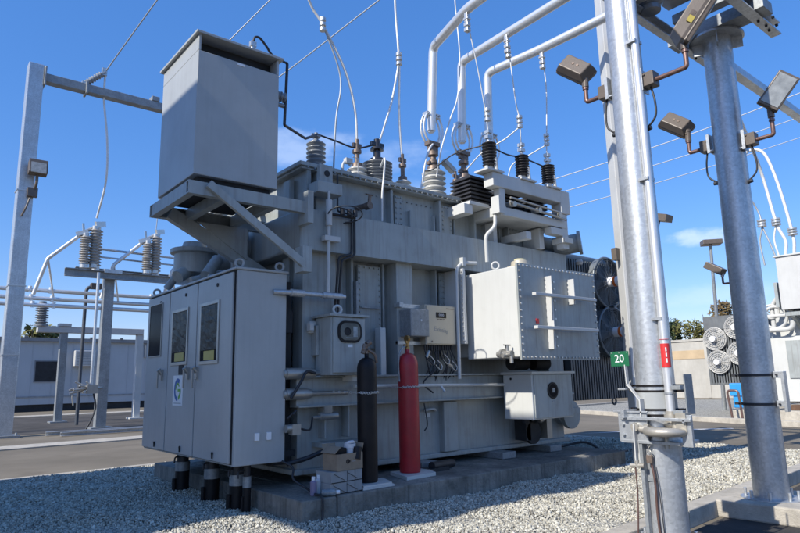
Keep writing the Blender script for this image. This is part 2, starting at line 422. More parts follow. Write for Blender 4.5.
# light strips across the far roads
mb = MB()
mb.beam((-20, 17.2, -.01), (13, 20.9, -.01), 1.05, .05)
struct('concrete_strip', mb, 'kerb')
mb = MB(); mb.beam((-10, 40.2, -.01), (40, 41.2, -.01), 1.6, .05); struct('concrete_path', mb, 'kerb')
mb = MB(); mb.beam((22.6, 19.6, .0), (38, 21.0, .0), .5, .08); struct('concrete_strip', mb, 'kerb')
mb = MB(); mb.add([(15.2, 10.6, -.012), (17.2, 9.5, -.012), (17.3, 9.7, -.012)], [(0, 1, 2)]); mb.beam((17.3, 9.6, -.014), (19, 8.2, -.014), .12, .006); struct('road_marking', mb, 'white')
mb = MB(); mb.add([(-8, 25.6, -.014), (18, 24.4, -.014), (19, 39, -.014), (-8, 39.4, -.014)], [(0, 1, 2, 3)]); struct('pavement', mb, 'asphalt_shade')  # darker sheet painting the shadow band on the ground before the building
# drain cover frame at the left pole (two parallel metal strips on the ground)
mb = MB(); mb.channel((4.3, 23.6, .06), (8.2, 23.4, .06), .14, .12, .02); mb.channel((4.6, 22.9, .06), (8.0, 23.0, .06), .14, .12, .02)
tag(obj('steel_channel', mb, 'galv', bevel=.005), 'pair of pale steel channels lying on the asphalt by the gantry post', 'steel channel')

# loose stones
def in_bed(x, y): return (y > ky(x) + .0) & (y < 12.72 + (x - 1.7) * .06) & (x < 14.2)
def stones(n, box, smin, smax, seed):
    r = np.random.default_rng(seed)
    x = r.uniform(box[0], box[1], n); y = r.uniform(box[2], box[3], n)
    ok = in_bed(x, y) & ~((x > 3.72) & (x < 10.2) & (y > 6.3) & (y < 11.3))
    x, y = x[ok], y[ok]; n = len(x)
    t = (1 + 5 ** .5) / 2
    V = np.array([(-1, t, 0), (1, t, 0), (-1, -t, 0), (1, -t, 0), (0, -1, t), (0, 1, t), (0, -1, -t), (0, 1, -t), (t, 0, -1), (t, 0, 1), (-t, 0, -1), (-t, 0, 1)]) / 1.9
    Fc = np.array([(0, 11, 5), (0, 5, 1), (0, 1, 7), (0, 7, 10), (0, 10, 11), (1, 5, 9), (5, 11, 4), (11, 10, 2), (10, 7, 6), (7, 1, 8), (3, 9, 4), (3, 4, 2), (3, 2, 6), (3, 6, 8), (3, 8, 9), (4, 9, 5), (2, 4, 11), (6, 2, 10), (8, 6, 7), (9, 8, 1)])
    s = r.uniform(smin, smax, n) * (1 + .7 * (r.random(n) > .93))
    P = V[None] * (1 + r.uniform(-.3, .3, (n, 12, 1)))
    P = P * np.stack([r.uniform(.8, 1.35, n), r.uniform(.7, 1.1, n), r.uniform(.5, .85, n)], 1)[:, None]
    q = r.normal(size=(n, 4)); q[:, 1:3] *= .45; q /= np.linalg.norm(q, axis=1)[:, None]
    w_, a, b_, c = q.T
    # rotation: mostly about z (components: w, x, y, z)
    Rm = np.stack([1 - 2 * (b_ * b_ + c * c), 2 * (a * b_ - c * w_), 2 * (a * c + b_ * w_), 2 * (a * b_ + c * w_), 1 - 2 * (a * a + c * c), 2 * (b_ * c - a * w_), 2 * (a * c - b_ * w_), 2 * (b_ * c + a * w_), 1 - 2 * (a * a + b_ * b_)], 1).reshape(n, 3, 3)
    P = np.einsum('nij,nkj->nki', Rm, P) * s[:, None, None]
    hh = .018 * np.sin(x * 2.1 + 1) * np.sin(y * 2.7) + .012 * np.sin(x * 5.3 + y * 4.1)
    P += np.stack([x, y, hh + .008 + r.uniform(-.004, .018, n)], 1)[:, None]
    tone = np.clip(r.beta(2.2, 1.9, n), 0, 1)
    return P.reshape(-1, 3), (Fc[None] + 12 * np.arange(n)[:, None, None]).reshape(-1, 3), np.repeat(tone, 12)
SETS = [(165000, (.5, 9.5, 3.5, 9.6), .007, .0165, 1), (32000, (9.5, 14.2, 4.0, 9.6), .012, .022, 2), (42000, (0, 5, 9.6, 12.9), .010, .021, 3), (6000, (5, 14.2, 10, 13.5), .02, .035, 4)]
PV, PF, PT = [], [], []; off = 0
for a in SETS:
    v_, f_, t_ = stones(*a); PV.append(v_); PF.append(f_ + off); PT.append(t_); off += len(v_)
PV = np.concatenate(PV); PF = np.concatenate(PF); PT = np.concatenate(PT)
me = bpy.data.meshes.new('gravel'); me.vertices.add(len(PV)); me.vertices.foreach_set('co', PV.astype(np.float32).ravel())
me.loops.add(PF.size); me.loops.foreach_set('vertex_index', PF.astype(np.int32).ravel())
me.polygons.add(len(PF)); me.polygons.foreach_set('loop_start', np.arange(0, PF.size, 3, dtype=np.int32)); me.polygons.foreach_set('loop_total', np.full(len(PF), 3, dtype=np.int32))
at = me.attributes.new('tone', 'FLOAT', 'POINT'); at.data.foreach_set('value', PT.astype(np.float32))
me.update(calc_edges=True); me.materials.append(gm)
go = bpy.data.objects.new('gravel', me); COL.objects.link(go); go['kind'] = 'stuff'
tag(go, 'loose pale grey crushed stone round the transformer pad', 'gravel')

# ------------------------------------------------------------------ far left: building
def shrub(name, label, c, r, h, mkey, seed, n=900, leaf=.28, group=None):
    rr = random.Random(seed); x, y, z0 = c
    t = thing(name, label, 'tree', (x, y, 0), group)
    tm = MB(); tm.cyl((x, y, -.02), (x + rr.uniform(-.3, .3), y, z0 + h * .45), r * .07, r * .03, 8)
    for k in range(6):
        a = k * 1.05 + rr.random(); tm.cyl((x, y, z0 * .8 + h * .1), (x + math.cos(a) * r * .7, y + math.sin(a) * r * .7, z0 + h * rr.uniform(.5, .85)), r * .03, r * .01, 5)
    obj('trunk', tm, 'bark', t)
    m = MB(); blobs = []
    for k in range(9):
        a = rr.uniform(0, 2 * PI); q = rr.uniform(0, .62)
        blobs.append((x + math.cos(a) * r * q, y + math.sin(a) * r * q, z0 + h * rr.uniform(.25, .78), r * rr.uniform(.3, .52)))
    for k in range(n):
        bx, by, bz, br = rr.choice(blobs)
        d = Vector((rr.gauss(0, 1), rr.gauss(0, 1), rr.gauss(0, .8))).normalized() * br * rr.uniform(.55, 1.08)
        p = Vector((bx, by, bz)) + d
        u = Vector((rr.gauss(0, 1), rr.gauss(0, 1), rr.gauss(0, 1))).normalized(); v = u.orthogonal().normalized()
        L_ = leaf * rr.uniform(.6, 1.4)
        m.add([p - u * L_, p + v * L_ * .5, p + u * L_, p - v * L_ * .5], [(0, 1, 2, 3)])
    obj('crown', m, mkey, t)
    return t
BY = 48.
t = thing('control_building', 'long low pale grey control building with dark square window and air conditioner', 'building', (13, 52, 0))
mb = MB(); mb.box(-16, 40, BY, BY + 9, .45, 4.62)
for i in range(46): mb.box(-15.6 + i * 1.22, -15.57 + i * 1.22, BY - .02, BY + .01, .5, 4.5)
obj('wall', mb, 'bldwall', t)
mb = MB(); mb.box(-16, 40, BY + .15, BY + 8.8, -.02, .45); obj('base_shadow_strip', mb, 'dark', t)  # recessed base coloured near black to stand for its shadow
mb = MB(); mb.box(-16.2, 40.2, BY - .25, BY + 9.2, 4.62, 4.86)
for i in range(28): mb.box(-15 + i * 2, -14.8 + i * 2, BY - .3, BY - .1, 4.86, 4.95)
obj('roof', mb, 'bldroof', t)
mb = MB(); mb.box(7.75, 9.6, BY - .05, BY + .02, 1.9, 3.35); wf = obj('window', mb, 'bldroof', t)
mb = MB(); mb.box(7.82, 9.53, BY - .065, BY - .052, 1.97, 3.28); obj('pane', mb, 'dark', wf)
mb = MB(); mb.box(10.05, 11.35, BY - .62, BY - .003, 2.95, 4.02); a = obj('air_conditioner', mb, 'paint_white', t, bevel=.03)
mb = MB()
for i in range(9): mb.box(10.15, 11.25, BY - .645, BY - .622, 3.05 + i * .1, 3.09 + i * .1)
obj('grille', mb, 'galv_dull', a)
mb = MB(); mb.box(-16, 40, BY - .04, BY - .003, .9, 1.0); mb.cyl((15.9, BY - .1, 1.5), (15.9, BY - .003, 1.5), .22, n=14)
for dx, h in ((14.8, .6), (15.1, .4), (15.6, .5), (16.0, .3)): mb.box(dx, dx + .14, BY - .3, BY - .003, 4.2 - h, 4.5)
obj('conduit_run', mb, 'galv_dull', t)

# ------------------------------------------------------------------ far left: gantry and switchgear
t = thing('steel_gantry', 'tall pale tubular steel gantry with crossbeam at the left edge', 'gantry', (3.22, 24.2, 0))
mb = MB(); mb.box(2.92, 3.41, 23.95, 24.45, -.02, 12.95); obj('post', mb, 'galv', t, bevel=.03)
mb = MB(); mb.box(2.7, 3.6, 23.75, 24.65, -.02, .05); mb.bolts([(2.8, 23.9, .05), (3.5, 23.9, .05)], (0, 0, 1), .04, .08); obj('base_plate', mb, 'galv_dull', t)
mb = MB(); mb.box(3.42, 11.6, 24.03, 24.37, 12.38, 12.70)
mb.box(3.415, 3.48, 23.85, 24.55, 12.2, 12.9); mb.box(4.8, 4.88, 23.95, 24.45, 12.3, 12.78); mb.box(7.2, 7.5, 24.0, 24.4, 12.701, 12.9)
obj('crossbeam', mb, 'galv_dull', t, bevel=.02)
mb = MB(); mb.box(11.61, 12.05, 23.95, 24.45, -.02, 12.95); obj('post', mb, 'galv_dull', t, bevel=.03)
mb = MB()
for z in (2.6, 4.9, 8.2): mb.box(2.9, 3.43, 23.93, 24.47, z, z + .04)
obj('strap', mb, 'steel', t)
# lamp on that post
t = thing('floodlight', 'small dark floodlight on the tall left gantry post', 'floodlight', (3.3, 23.8, 8.2))
mb = MB(); mb.obox((3.42, 23.6, 8.98), (1, 0, 0), (0, 1, -.25), (0, .25, 1), .28, .16, .24); h = obj('housing', mb, 'bronze', t, bevel=.02)
mb = MB(); mb.obox((3.42, 23.43, 8.94), (1, 0, 0), (0, 1, -.25), (0, .25, 1), .23, .015, .19); obj('glass', mb, 'lampglass', h)
mb = MB(); mb.tube([(3.42, 23.65, 8.8), (3.42, 23.7, 8.4), (3.35, 23.9, 8.15)], .05); mb.box(3.2, 3.5, 23.75, 23.95, 8.0, 8.3); mb.tube([(3.3, 23.85, 8.0), (3.2, 23.8, 7.6), (3.1, 23.9, 7.3)], .03); obj('bracket', mb, 'bronze', t)

t = thing('dead_end_insulator', 'slim insulator holding an overhead wire on the left gantry crossbeam', 'insulator', (4.9, 24.2, 12.7))
mb = MB(); mb.cyl((4.75, 24.2, 12.7), (5.45, 24.1, 13.35), .09, n=10)
sheds(mb, (4.8, 24.2, 12.75), .75, .07, .13, 7, axis=(.68, -.1, .66), n=10); obj('sheds', mb, 'porc_grey', t)
mb = MB(); mb.box(4.68, 4.85, 24.1, 24.3, 12.701, 12.8); mb.box(5.33, 5.5, 24.03, 24.17, 13.22, 13.52); obj('clamp', mb, 'steel', t)

# disconnect switch
t = thing('disconnect_switch', 'overhead disconnect switch on a steel post with stone grey insulators at left', 'switchgear', (6.5, 26, 0))
mb = MB(); mb.box(6.33, 6.71, 25.83, 26.17, 0, 5.86); obj('post', mb, 'galv_dull', t, bevel=.02)
mb = MB(); mb.box(6.15, 6.9, 25.6, 26.4, -.02, .04); obj('base_plate', mb, 'galv_dull', t)
mb = MB(); mb.channel((4.85, 25.5, 5.78), (15, 25.5, 5.78), .16, .30, .03); obj('rail', mb, 'galv_dull', t)
mb = MB(); mb.channel((5.4, 26.5, 6.02), (15, 26.5, 6.02), .16, .30, .03); obj('rail', mb, 'galv_dull', t)
mb = MB(); mb.box(6.2, 6.85, 25.4, 26.6, 5.86, 6.0); mb.cyl((6.0, 26.1, 6.9), (15, 26.1, 6.75), .045); mb.cyl((6.0, 26.3, 6.62), (15, 26.3, 6.5), .035); obj('linkage', mb, 'galv', t)
for gx in (0, 2.33, 4.66):
    for (dx, dy, zb, zt) in ((5.52, 25.7, 6.15, 7.25), (5.86, 25.8, 6.2, 7.6), (6.08, 26.3, 6.2, 7.7)):
        mb = MB(); sheds(mb, (dx + gx, dy, zb), zt - zb, .12, .20, 12, n=14); i_ = obj('insulator', mb, 'porc_tan', t)
        mb = MB(); mb.cyl((dx + gx, dy, zb - .14), (dx + gx, dy, zb), .15, n=12); mb.cyl((dx + gx, dy, zt), (dx + gx, dy, zt + .12), .11, n=12); obj('cap', mb, 'steel', i_)
    mb = MB(); mb.beam((5.45 + gx, 25.7, 7.42), (6.25 + gx, 26.25, 7.95), .12, .12); mb.beam((5.86 + gx, 25.8, 7.8), (6.3 + gx, 26.2, 7.95), .08, .2); mb.beam((5.45 + gx, 25.7, 7.35), (5.4 + gx, 25.7, 7.75), .07, .07)
    mb.beam((5.2 + gx, 25.8, 7.3), (5.6 + gx, 25.7, 7.45), .16, .16); obj('contact_arm', mb, 'steel', t)
    mb = MB(); mb.bend([(5.4 + gx, 25.8, 7.35), (4.34 + gx, 26, 6.3), (4.0 + gx, 26.2, 4.95)], .07, .1)
    mb.cyl((4.36 + gx, 26, 6.25), (4.75 + gx, 26.6, 4.9), .035); obj('busbar_branch', mb, 'alu', t)
# three horizontal tubes behind
for i, (yy, zz, lab) in enumerate(((27, 5.22, 'topmost'), (26.6, 4.86, 'middle'), (26.2, 4.56, 'lowest'))):
    mb = MB(); mb.cyl((-4, yy, zz), (16, yy, zz), .075, n=12)
    for x in (4.0, 4.7, 8.5): mb.cyl((x, yy, zz - .09), (x, yy, zz + .14), .07, n=8)
    tag(obj('busbar_tube', mb, 'alu'), f'{lab} of three long horizontal metal tubes behind the left switch post', 'busbar', 'horizontal busbar tubes at left')
# low support frame with one insulator
t = thing('bus_support', 'low white steel frame on two posts in front of the control building', 'support frame', (7.5, 32, 0))
for x in (6.25, 9.62):
    mb = MB(); mb.box(x - .15, x + .15, 31.85, 32.15, -.02, 4.0); mb.box(x - .35, x + .35, 31.7, 32.3, -.02, .05); obj('post', mb, 'paint_light' if x > 8 else 'galv_dull', t, bevel=.01)
mb = MB(); mb.box(5.15, 9.75, 31.8, 32.2, 4.002, 4.28); mb.box(6.0, 6.5, 31.75, 32.25, 4.285, 4.42); obj('crossbeam', mb, 'paint_white', t, bevel=.01)
mb = MB(); sheds(mb, (5.3, 32, 4.3), .95, .17, .28, 9, n=14); mb.cyl((5.3, 32, 5.25), (5.3, 32, 5.4), .16, n=12); mb.cyl((5.3, 32, 4.28), (5.3, 32, 4.34), .3, n=12); obj('insulator', mb, 'porc_grey', t)
t = thing('slim_dark_pole', 'slim dark bent pole rising behind the left switch post', 'pole', (6.4, 29, 0))
mb = MB(); mb.bend([(6.38, 29, 0), (6.40, 29, 5.75), (6.9, 29, 5.85)], .07, .2); obj('pole', mb, 'slim', t)
mb = MB(); mb.box(6.55, 7.0, 28.85, 29.15, 5.70, 5.95); obj('lamp_head', mb, 'bronze', t, bevel=.02)
# earthing rod with mechanism in front of the switch post
t = thing('operating_rod', 'thin vertical switch operating rod with a messy lever mechanism at its foot', 'switch mechanism', (5.95, 25, 0))
mb = MB(); mb.cyl((5.9, 25, 1.6), (5.95, 25.2, 5.8), .055); obj('rod', mb, 'galv', t)
mb = MB()
for i in range(9):
    a = (5.65 + random.uniform(-.5, .5), 25 + random.uniform(-.2, .2), 1.45 + random.uniform(-.15, .3)); b_ = (5.9, 25, 1.5)
    mb.cyl(a, b_, .035, n=6)
mb.box(5.75, 6.1, 24.85, 25.15, 1.3, 1.62); mb.cyl((6.1, 25, 1.5), (6.45, 25.7, 1.5), .05)
mb.tube([(5.35, 25, 1.5), (5.3, 25, 1.2), (5.35, 25, .9)], .025); obj('lever_mechanism', mb, 'stainless', t)
mb = MB(); mb.tube([(6.0, 25, 1.3), (6.1, 25, .8), (5.95, 25, .3), (5.8, 25, .0)], .03); obj('cable', mb, 'wire_dark', t)
shrub('shrub', 'rounded olive green treetop above the roof at the far left', (10.5, 66, 1.0), 3.0, 6.6, 'leaf1', 3, 1500, .34)
shrub('shrub', 'low dull green treetop above the building beside the cabinet', (27, 70, .5), 2.8, 6.2, 'leaf3', 4, 1200, .34)

# ------------------------------------------------------------------ far right
t = thing('perimeter_wall', 'long pale concrete perimeter wall with a tan band near its top', 'wall', (42.3, 14, 0))
mb = MB(); mb.box(42, 42.35, -20, 40, -.02, 3.72)
for i in range(20): mb.box(41.95, 42.0, -19.8 + i * 3, -19.6 + i * 3, 0, 3.7)
obj('wall_panel', mb, 'wallconc', t)
mb = MB(); mb.box(41.975, 42.0, -20, 40, 2.55, 3.12)
obj('painted_band', mb, 'wallband', t)
mb = MB(); mb.box(41.93, 42.42, -20, 40, 3.721, 3.86); obj('coping', mb, 'wallconc', t)
for i, (x, y, r, h, mk, lab) in enumerate(((50, 25.6, 1.5, 8.2, 'leaf3', 'narrow dark green tree just right of the thick steel pole'), (49, 23.4, 1.6, 6.6, 'leaf1', 'low yellow green bush over the perimeter wall'), (49.5, 21.3, 1.9, 8.0, 'leaf2', 'russet leaved round bush over the perimeter wall'), (51, 19.2, 2.1, 8.6, 'leaf2', 'tall russet bush touching the dark radiator in the picture'), (50, 35, 2.2, 5.4, 'leaf1', 'green bush hidden low behind the wall by the main radiators'), (49, 15.5, 2.1, 5.6, 'leaf3', 'dark bush behind the far fan bank'))):
    shrub('tree', lab, (x, y, .3), r, h, mk, 20 + i, 1300, .17, 'bushes behind the perimeter wall')
# mast lamp far away
t = thing('lamp_mast', 'slender far lamp mast with a flat dark head against the sky', 'lamp post', (27, 11.8, 0))
mb = MB(); mb.cyl((26.9, 11.85, -.02), (26.3, 11.42, 6.85), .085, .06, 10); obj('mast', mb, 'galv_dull', t)
mb = MB(); mb.obox((26.35, 11.4, 6.95), (.62, -.78, 0), (.78, .62, 0), (0, 0, 1), .38, .28, .10); obj('lamp_head', mb, 'bronze', t, bevel=.02)
# ------------------------------------------------------------------ concrete pad
mb = MB()
mb.box(3.72, 4.175, 6.30, 11.2, -.15, .25); mb.box(4.195, 7.9, 6.29, 11.2, -.15, .252); mb.box(7.912, 10.25, 6.30, 11.2, -.15, .25); mb.box(4.17, 4.2, 6.315, 11.1, -.1, .235); mb.box(7.89, 7.92, 6.32, 11.1, -.1, .24)
tag(obj('concrete_pad', mb, 'concrete', bevel=.015), 'stained concrete pad under the big transformer', 'pad')
mb = MB()
for k, (x, y) in enumerate(((4.9, 6.95), (6.35, 7.1), (8.05, 7.05), (9.35, 7.1))):
    mb.box(x - .16, x + .16, y, y + 3.2, .253, .36)
tag(obj('support_beams', mb, 'galv_dull', bevel=.01), 'row of grey beams lifting the transformer tank off its pad', 'support beams')
mb = MB(); mb.box(8.35, 9.0, 6.62, 6.66, .252, .256)

# ------------------------------------------------------------------ the transformer
T = thing('power_transformer', 'huge grey power transformer with bushings on top, filling the middle of the yard', 'transformer', (7.1, 9, .36))
mb = MB()
mb.box(4.45, 10.05, 7.6, 10.6, .42, 4.60)
mb.box(4.3, 10.05, 7.42, 10.7, .362, 1.22)
mb.box(4.22, 10.12, 7.34, 10.8, .361, .43)
# stiffeners below the girder
mb.box(4.32, 4.86, 7.34, 7.61, 1.6, 3.34); mb.box(5.95, 6.27, 7.31, 7.61, 1.6, 3.34); mb.box(9.6, 10.06, 7.34, 7.61, 1.6, 3.34)
mb.box(5.21, 5.25, 7.46, 7.61, 1.63, 3.33); mb.box(5.83, 5.86, 7.5, 7.61, 1.63, 3.33)
mb.box(6.9, 6.93, 7.45, 7.61, 1.63, 3.33)
# low tank ribs
mb.box(4.62, 4.65, 7.25, 7.43, .80, 1.215); mb.box(5.0, 5.03, 7.25, 7.43, .80, 1.215); mb.box(6.85, 7.15, 7.30, 7.43, .44, 1.2); mb.box(8.9, 9.2, 7.32, 7.43, .44, 1.2)
# upper wall ribs
for x in (6.0, 7.05, 7.9, 8.8): mb.box(x, x + .05, 7.47, 7.61, 3.95, 4.56)
for x in (6.45, 6.98, 7.45, 8.2, 8.62, 9.05): mb.box(x, x + .025, 7.53, 7.61, 4.0, 4.3)
mb.box(4.45, 4.52, 7.46, 7.61, 3.9, 4.58); mb.box(4.62, 4.8, 7.48, 7.61, 3.9, 4.59)
mb.box(4.36, 4.44, 9.0, 9.2, 1.6, 4.5); mb.box(4.36, 4.44, 7.8, 8.0, 1.6, 4.5)
obj('tank', mb, 'paint', T, bevel=.012)
mb = MB()
mb.prism([(4.24, 3.33), (10.14, 3.33), (10.14, 3.90), (4.24, 3.90)], 7.18, 7.598)
mb.box(4.18, 4.449, 7.181, 10.85, 3.332, 3.898)
obj('girder', mb, 'paint', T, bevel=.03)
mb = MB(); mb.box(4.18, 10.1, 7.24, 7.42, 1.24, 1.60); mb.box(4.18, 10.1, 7.17, 7.42, 1.222, 1.25); mb.box(4.18, 10.1, 7.17, 7.42, 1.601, 1.63); obj('lower_girder', mb, 'paint', T, bevel=.008)
mb = MB(); mb.box(4.30, 10.2, 7.40, 10.8, 4.605, 4.665); mb.box(4.34, 10.15, 7.44, 10.75, 4.57, 4.6035)
lid = obj('lid', mb, 'paint', T, bevel=.008)
mb = MB(); mb.bolts([(4.42 + i * .115, 7.398, 4.585) for i in range(50)], (0, -1, 0), .016, .02); mb.bolts([(5.6 + i * .105, 7.595, 4.44) for i in range(24)], (0, -1, 0), .013, .018)
mb.bolts([(6.2 + i * .10, 7.595, 3.97) for i in range(36)], (0, -1, 0), .013, .018); obj('bolt_row', mb, 'galv_dull', T)
# corner lug with a hole
mb = MB(); mb.box(4.50, 4.72, 7.2, 7.28, 4.33, 4.60); mb.box(4.43, 4.84, 7.13, 7.39, 4.16, 4.325)
lug = obj('lifting_lug', mb, 'paint', T, bevel=.01)
mb = MB(); mb.cyl((4.62, 7.198, 4.47), (4.62, 7.19, 4.47), .045, n=14); obj('lug_hole', mb, 'dark', lug)
# bolted covers in the recesses
def cover(x0, x1, z0, z1, y, nx, nz, m='paint'):
    mb = MB(); mb.box(x0, x1, y, y + .035, z0, z1)
    for i in range(nx + 1):
        xx = x0 + .03 + (x1 - x0 - .06) * i / nx; mb.bolts([(xx, y, z0 + .03), (xx, y, z1 - .03)], (0, -1, 0), .015, .02)
    for i in range(1, nz):
        zz = z0 + .03 + (z1 - z0 - .06) * i / nz; mb.bolts([(x0 + .03, y, zz), (x1 - .03, y, zz)], (0, -1, 0), .015, .02)
    return obj('bolted_cover', mb, m, T, bevel=.004)
cover(5.36, 5.79, 2.02, 3.27, 7.50, 4, 14); cover(7.02, 7.14, 1.9, 3.3, 7.5, 1, 14)
cover(6.12, 6.28, 4.0, 4.5, 7.53, 2, 5); cover(7.15, 7.4, 3.97, 4.5, 7.53, 3, 6); cover(8.9, 9.3, 3.97, 4.35, 7.53, 4, 4)
mb = MB(); mb.beam((5.4, 7.46, 2.63), (5.75, 7.46, 2.63), .02, .025); mb.box(5.26, 5.3, 7.4, 7.5, 1.7, 3.0)
obj('pull_bar', mb, 'galv_dull', T)
mb = MB(); mb.box(5.62, 5.72, 7.30, 7.44, 1.62, 2.32); obj('cable_channel', mb, 'paint_light', T, bevel=.01)
# half round jacking shelf at low left
mb = MB(); pts = [(4.95 + .42 * math.cos(a), 7.25 - .22 * math.sin(a)) for a in [PI * i / 12 for i in range(13)]]
mb.prism([(5.37, 7.44)] + pts + [(4.53, 7.44)], .70, .76, 'z'); obj('jacking_shelf', mb, 'paint', T)
# turret to the cable box
mb = MB(); mb.box(7.14, 7.19, 7.06, 7.6, 2.1, 3.32); mb.box(7.19, 7.26, 7.12, 7.6, 2.1, 3.3)
obj('turret', mb, 'paint_light', T, bevel=.008)
mb = MB()
for i in range(16): mb.bolts([(7.14, 7.09, 2.15 + i * .075)], (-1, 0, 0), .016, .02)
obj('bolt_row', mb, 'steel', T)
PLACE = (.935, Vector((0, 0, 0)), Vector((0, 0, .10)))
# cable box
mb = MB(); mb.box(7.86, 9.88, 6.52, 7.72, 1.88, 3.36); cb = obj('cable_box', mb, 'paint_light', T, bevel=.012)
mb = MB(); mb.box(7.80, 9.96, 6.475, 6.515, 1.83, 3.40); cp = obj('cover_plate', mb, 'paint', cb, bevel=.004)
mb = MB()
for i in range(22): mb.bolts([(7.85 + i * .098, 6.474, 3.36), (7.85 + i * .098, 6.474, 1.87)], (0, -1, 0), .016, .022)
for i in range(13): mb.bolts([(7.84, 6.474, 1.97 + i * .108), (9.92, 6.474, 1.97 + i * .108)], (0, -1, 0), .016, .022)
mb.bolts([(8.57, 6.36, z) for z in (2.05, 2.2, 2.5, 2.65, 2.8, 3.0, 3.12)], (0, -1, 0), .02, .02)
obj('bolt_row', mb, 'steel', cb)
for z in (2.34, 2.88):
    mb = MB(); mb.box(8.0, 9.7, 6.28, 6.36, z - .025, z + .025); obj('handle_bar', mb, 'paint_white', cb, bevel=.006)
for x0, x1, z0, z1 in ((8.50, 8.64, 2.0, 3.22), (9.13, 9.26, 2.78, 3.22)):
    mb = MB(); mb.box(x0, x0 + .022, 6.34, 6.474, z0, z1); mb.box(x0 + .022, x1, 6.45, 6.474, z0, z1); obj('stiffener', mb, 'paint_white', cb, bevel=.004)
mb = MB(); mb.box(8.205, 8.275, 6.464, 6.474, 2.42, 2.50); obj('label_plate', mb, 'redlabel', cb)
mb = MB(); mb.lathe((8.22, 6.75, 3.362), [(0, .2), (.05, .2), (.06, .16), (.13, .15), (.15, .10)], n=20); mb.box(8.0, 8.5, 6.65, 6.85, 3.362, 3.40); dm = obj('relief_valve', mb, 'beige', cb)
mb = MB(); mb.cyl((8.22, 6.75, 3.512), (8.22, 6.75, 3.535), .10, n=16); obj('cap', mb, 'cream', dm)
mb = MB(); mb.torus((7.93, 7.05, 3.44), (.7, .7, 0), .062, .018); obj('lifting_eye', mb, 'paint_white', cb)
mb = MB(); mb.cyl((8.6, 7.4, 1.80), (9.0, 7.4, 1.80), .12, n=18); mb.cyl((9.2, 7.4, 1.80), (9.6, 7.4, 1.80), .12, n=18); obj('elbow_connector', mb, 'dark', cb)
mb = MB(); mb.cyl((7.72, 6.9, 1.93), (7.72, 6.6, 1.93), .05, n=12); mb.cyl((7.72, 6.7, 1.93), (7.72, 6.7, 2.06), .03); mb.cyl((7.64, 6.7, 2.07), (7.8, 6.7, 2.07), .012); mb.cyl((7.72, 6.78, 1.93), (7.72, 6.82, 1.93), .085, n=14); mb.cyl((7.86, 6.7, 1.9), (7.6, 6.7, 1.9), .035); mb.cyl((7.72, 6.62, 1.9), (7.72, 6.62, 1.78), .03)
obj('drain_valve', mb, 'stainless', cb)
PLACE = None
mb = MB(); mb.box(7.45, 9.2, 7.24, 7.6, 1.9, 3.2); obj('turret', mb, 'paint_light', T)
# curved conduit by the cable box
mb = MB(); mb.bend([(7.06, 7.14, 1.55), (7.08, 7.14, 3.42), (7.55, 7.14, 3.46)], .028, .22); mb.box(7.2, 7.26, 7.1, 7.18, 3.38, 3.52); obj('conduit', mb, 'paint_light', T)
mb = MB(); mb.bend([(7.88, 6.95, 4.48), (7.86, 6.95, 4.1), (7.72, 7.05, 3.95), (7.78, 7.1, 3.5)], .032, .08); mb.box(7.82, 7.96, 6.8, 6.98, 4.32, 4.62); obj('conduit', mb, 'paint_light', T)
# control conduits and vertical pipes on the front
mb = MB(); mb.cyl((4.575, 7.1, 2.74), (4.59, 7.1, 3.92), .026); mb.cyl((4.59, 7.1, 3.68), (4.59, 7.1, 4.05), .045, n=12); mb.cyl((4.59, 7.1, 4.05), (4.59, 7.1, 4.18), .02)
mb.box(4.5, 4.75, 7.06, 7.15, 3.46, 3.53); riser = obj('sensor_riser', mb, 'paint_white', T)
mb = MB(); mb.cyl((4.0, 7.1, 2.70), (4.85, 7.1, 2.70), .032); mb.cyl((4.0, 7.1, 2.70), (4.2, 7.1, 2.70), .05); mb.cyl((4.48, 7.1, 2.70), (4.80, 7.1, 2.70), .045); mb.cyl((3.78, 7.16, 2.70), (4.02, 7.1, 2.70), .035); obj('conduit', mb, 'galv', T)
mb = MB(); mb.cyl((4.62, 7.12, 3.86), (5.05, 7.12, 3.86), .02)
for x in (4.78, 4.90, 5.0): mb.cyl((x, 7.05, 3.86), (x, 7.05, 3.95), .035)
mb.torus((4.78, 6.98, 3.84), (.12, .25, 1), .24, .009, 28, 6); mb.tube([(4.55, 7.1, 3.85), (4.65, 7.0, 3.93), (4.85, 6.98, 3.9), (5.0, 7.05, 3.80), (4.85, 7.08, 3.76)], .009); obj('coiled_sensor_cables', mb, 'wire_dark', T)
mb = MB(); mb.bend([(5.0, 7.14, 3.84), (5.0, 7.14, 3.33), (4.78, 7.14, 3.26), (4.78, 7.26, 2.45)], .018, .05); mb.bend([(5.05, 7.14, 3.84), (5.05, 7.14, 3.31), (4.83, 7.14, 3.23), (4.83, 7.26, 2.45)], .018, .05)
mb.bend([(4.92, 7.38, 4.57), (4.92, 7.38, 4.0), (4.95, 7.16, 3.92)], .014, .05); obj('conduit', mb, 'wire_dark', T)
mb = MB(); mb.cyl((5.40, 7.58, 4.17), (5.47, 7.40, 4.18), .045, n=12); mb.cyl((5.49, 7.38, 4.16), (5.50, 7.36, 4.34), .026); mb.cyl((5.44, 7.36, 4.35), (5.56, 7.36, 4.35), .012); mb.cyl((5.48, 7.44, 4.18), (5.49, 7.34, 4.18), .058, n=14); obj('filter_valve', mb, 'rustbrown', T)
mb = MB(); mb.tube([(5.9, 7.6, 4.95), (5.8, 7.36, 5.0), (5.77, 7.35, 4.7), (5.74, 7.36, 4.4), (5.76, 7.4, 3.98)], .016); obj('sight_tube', mb, 'wire', T)
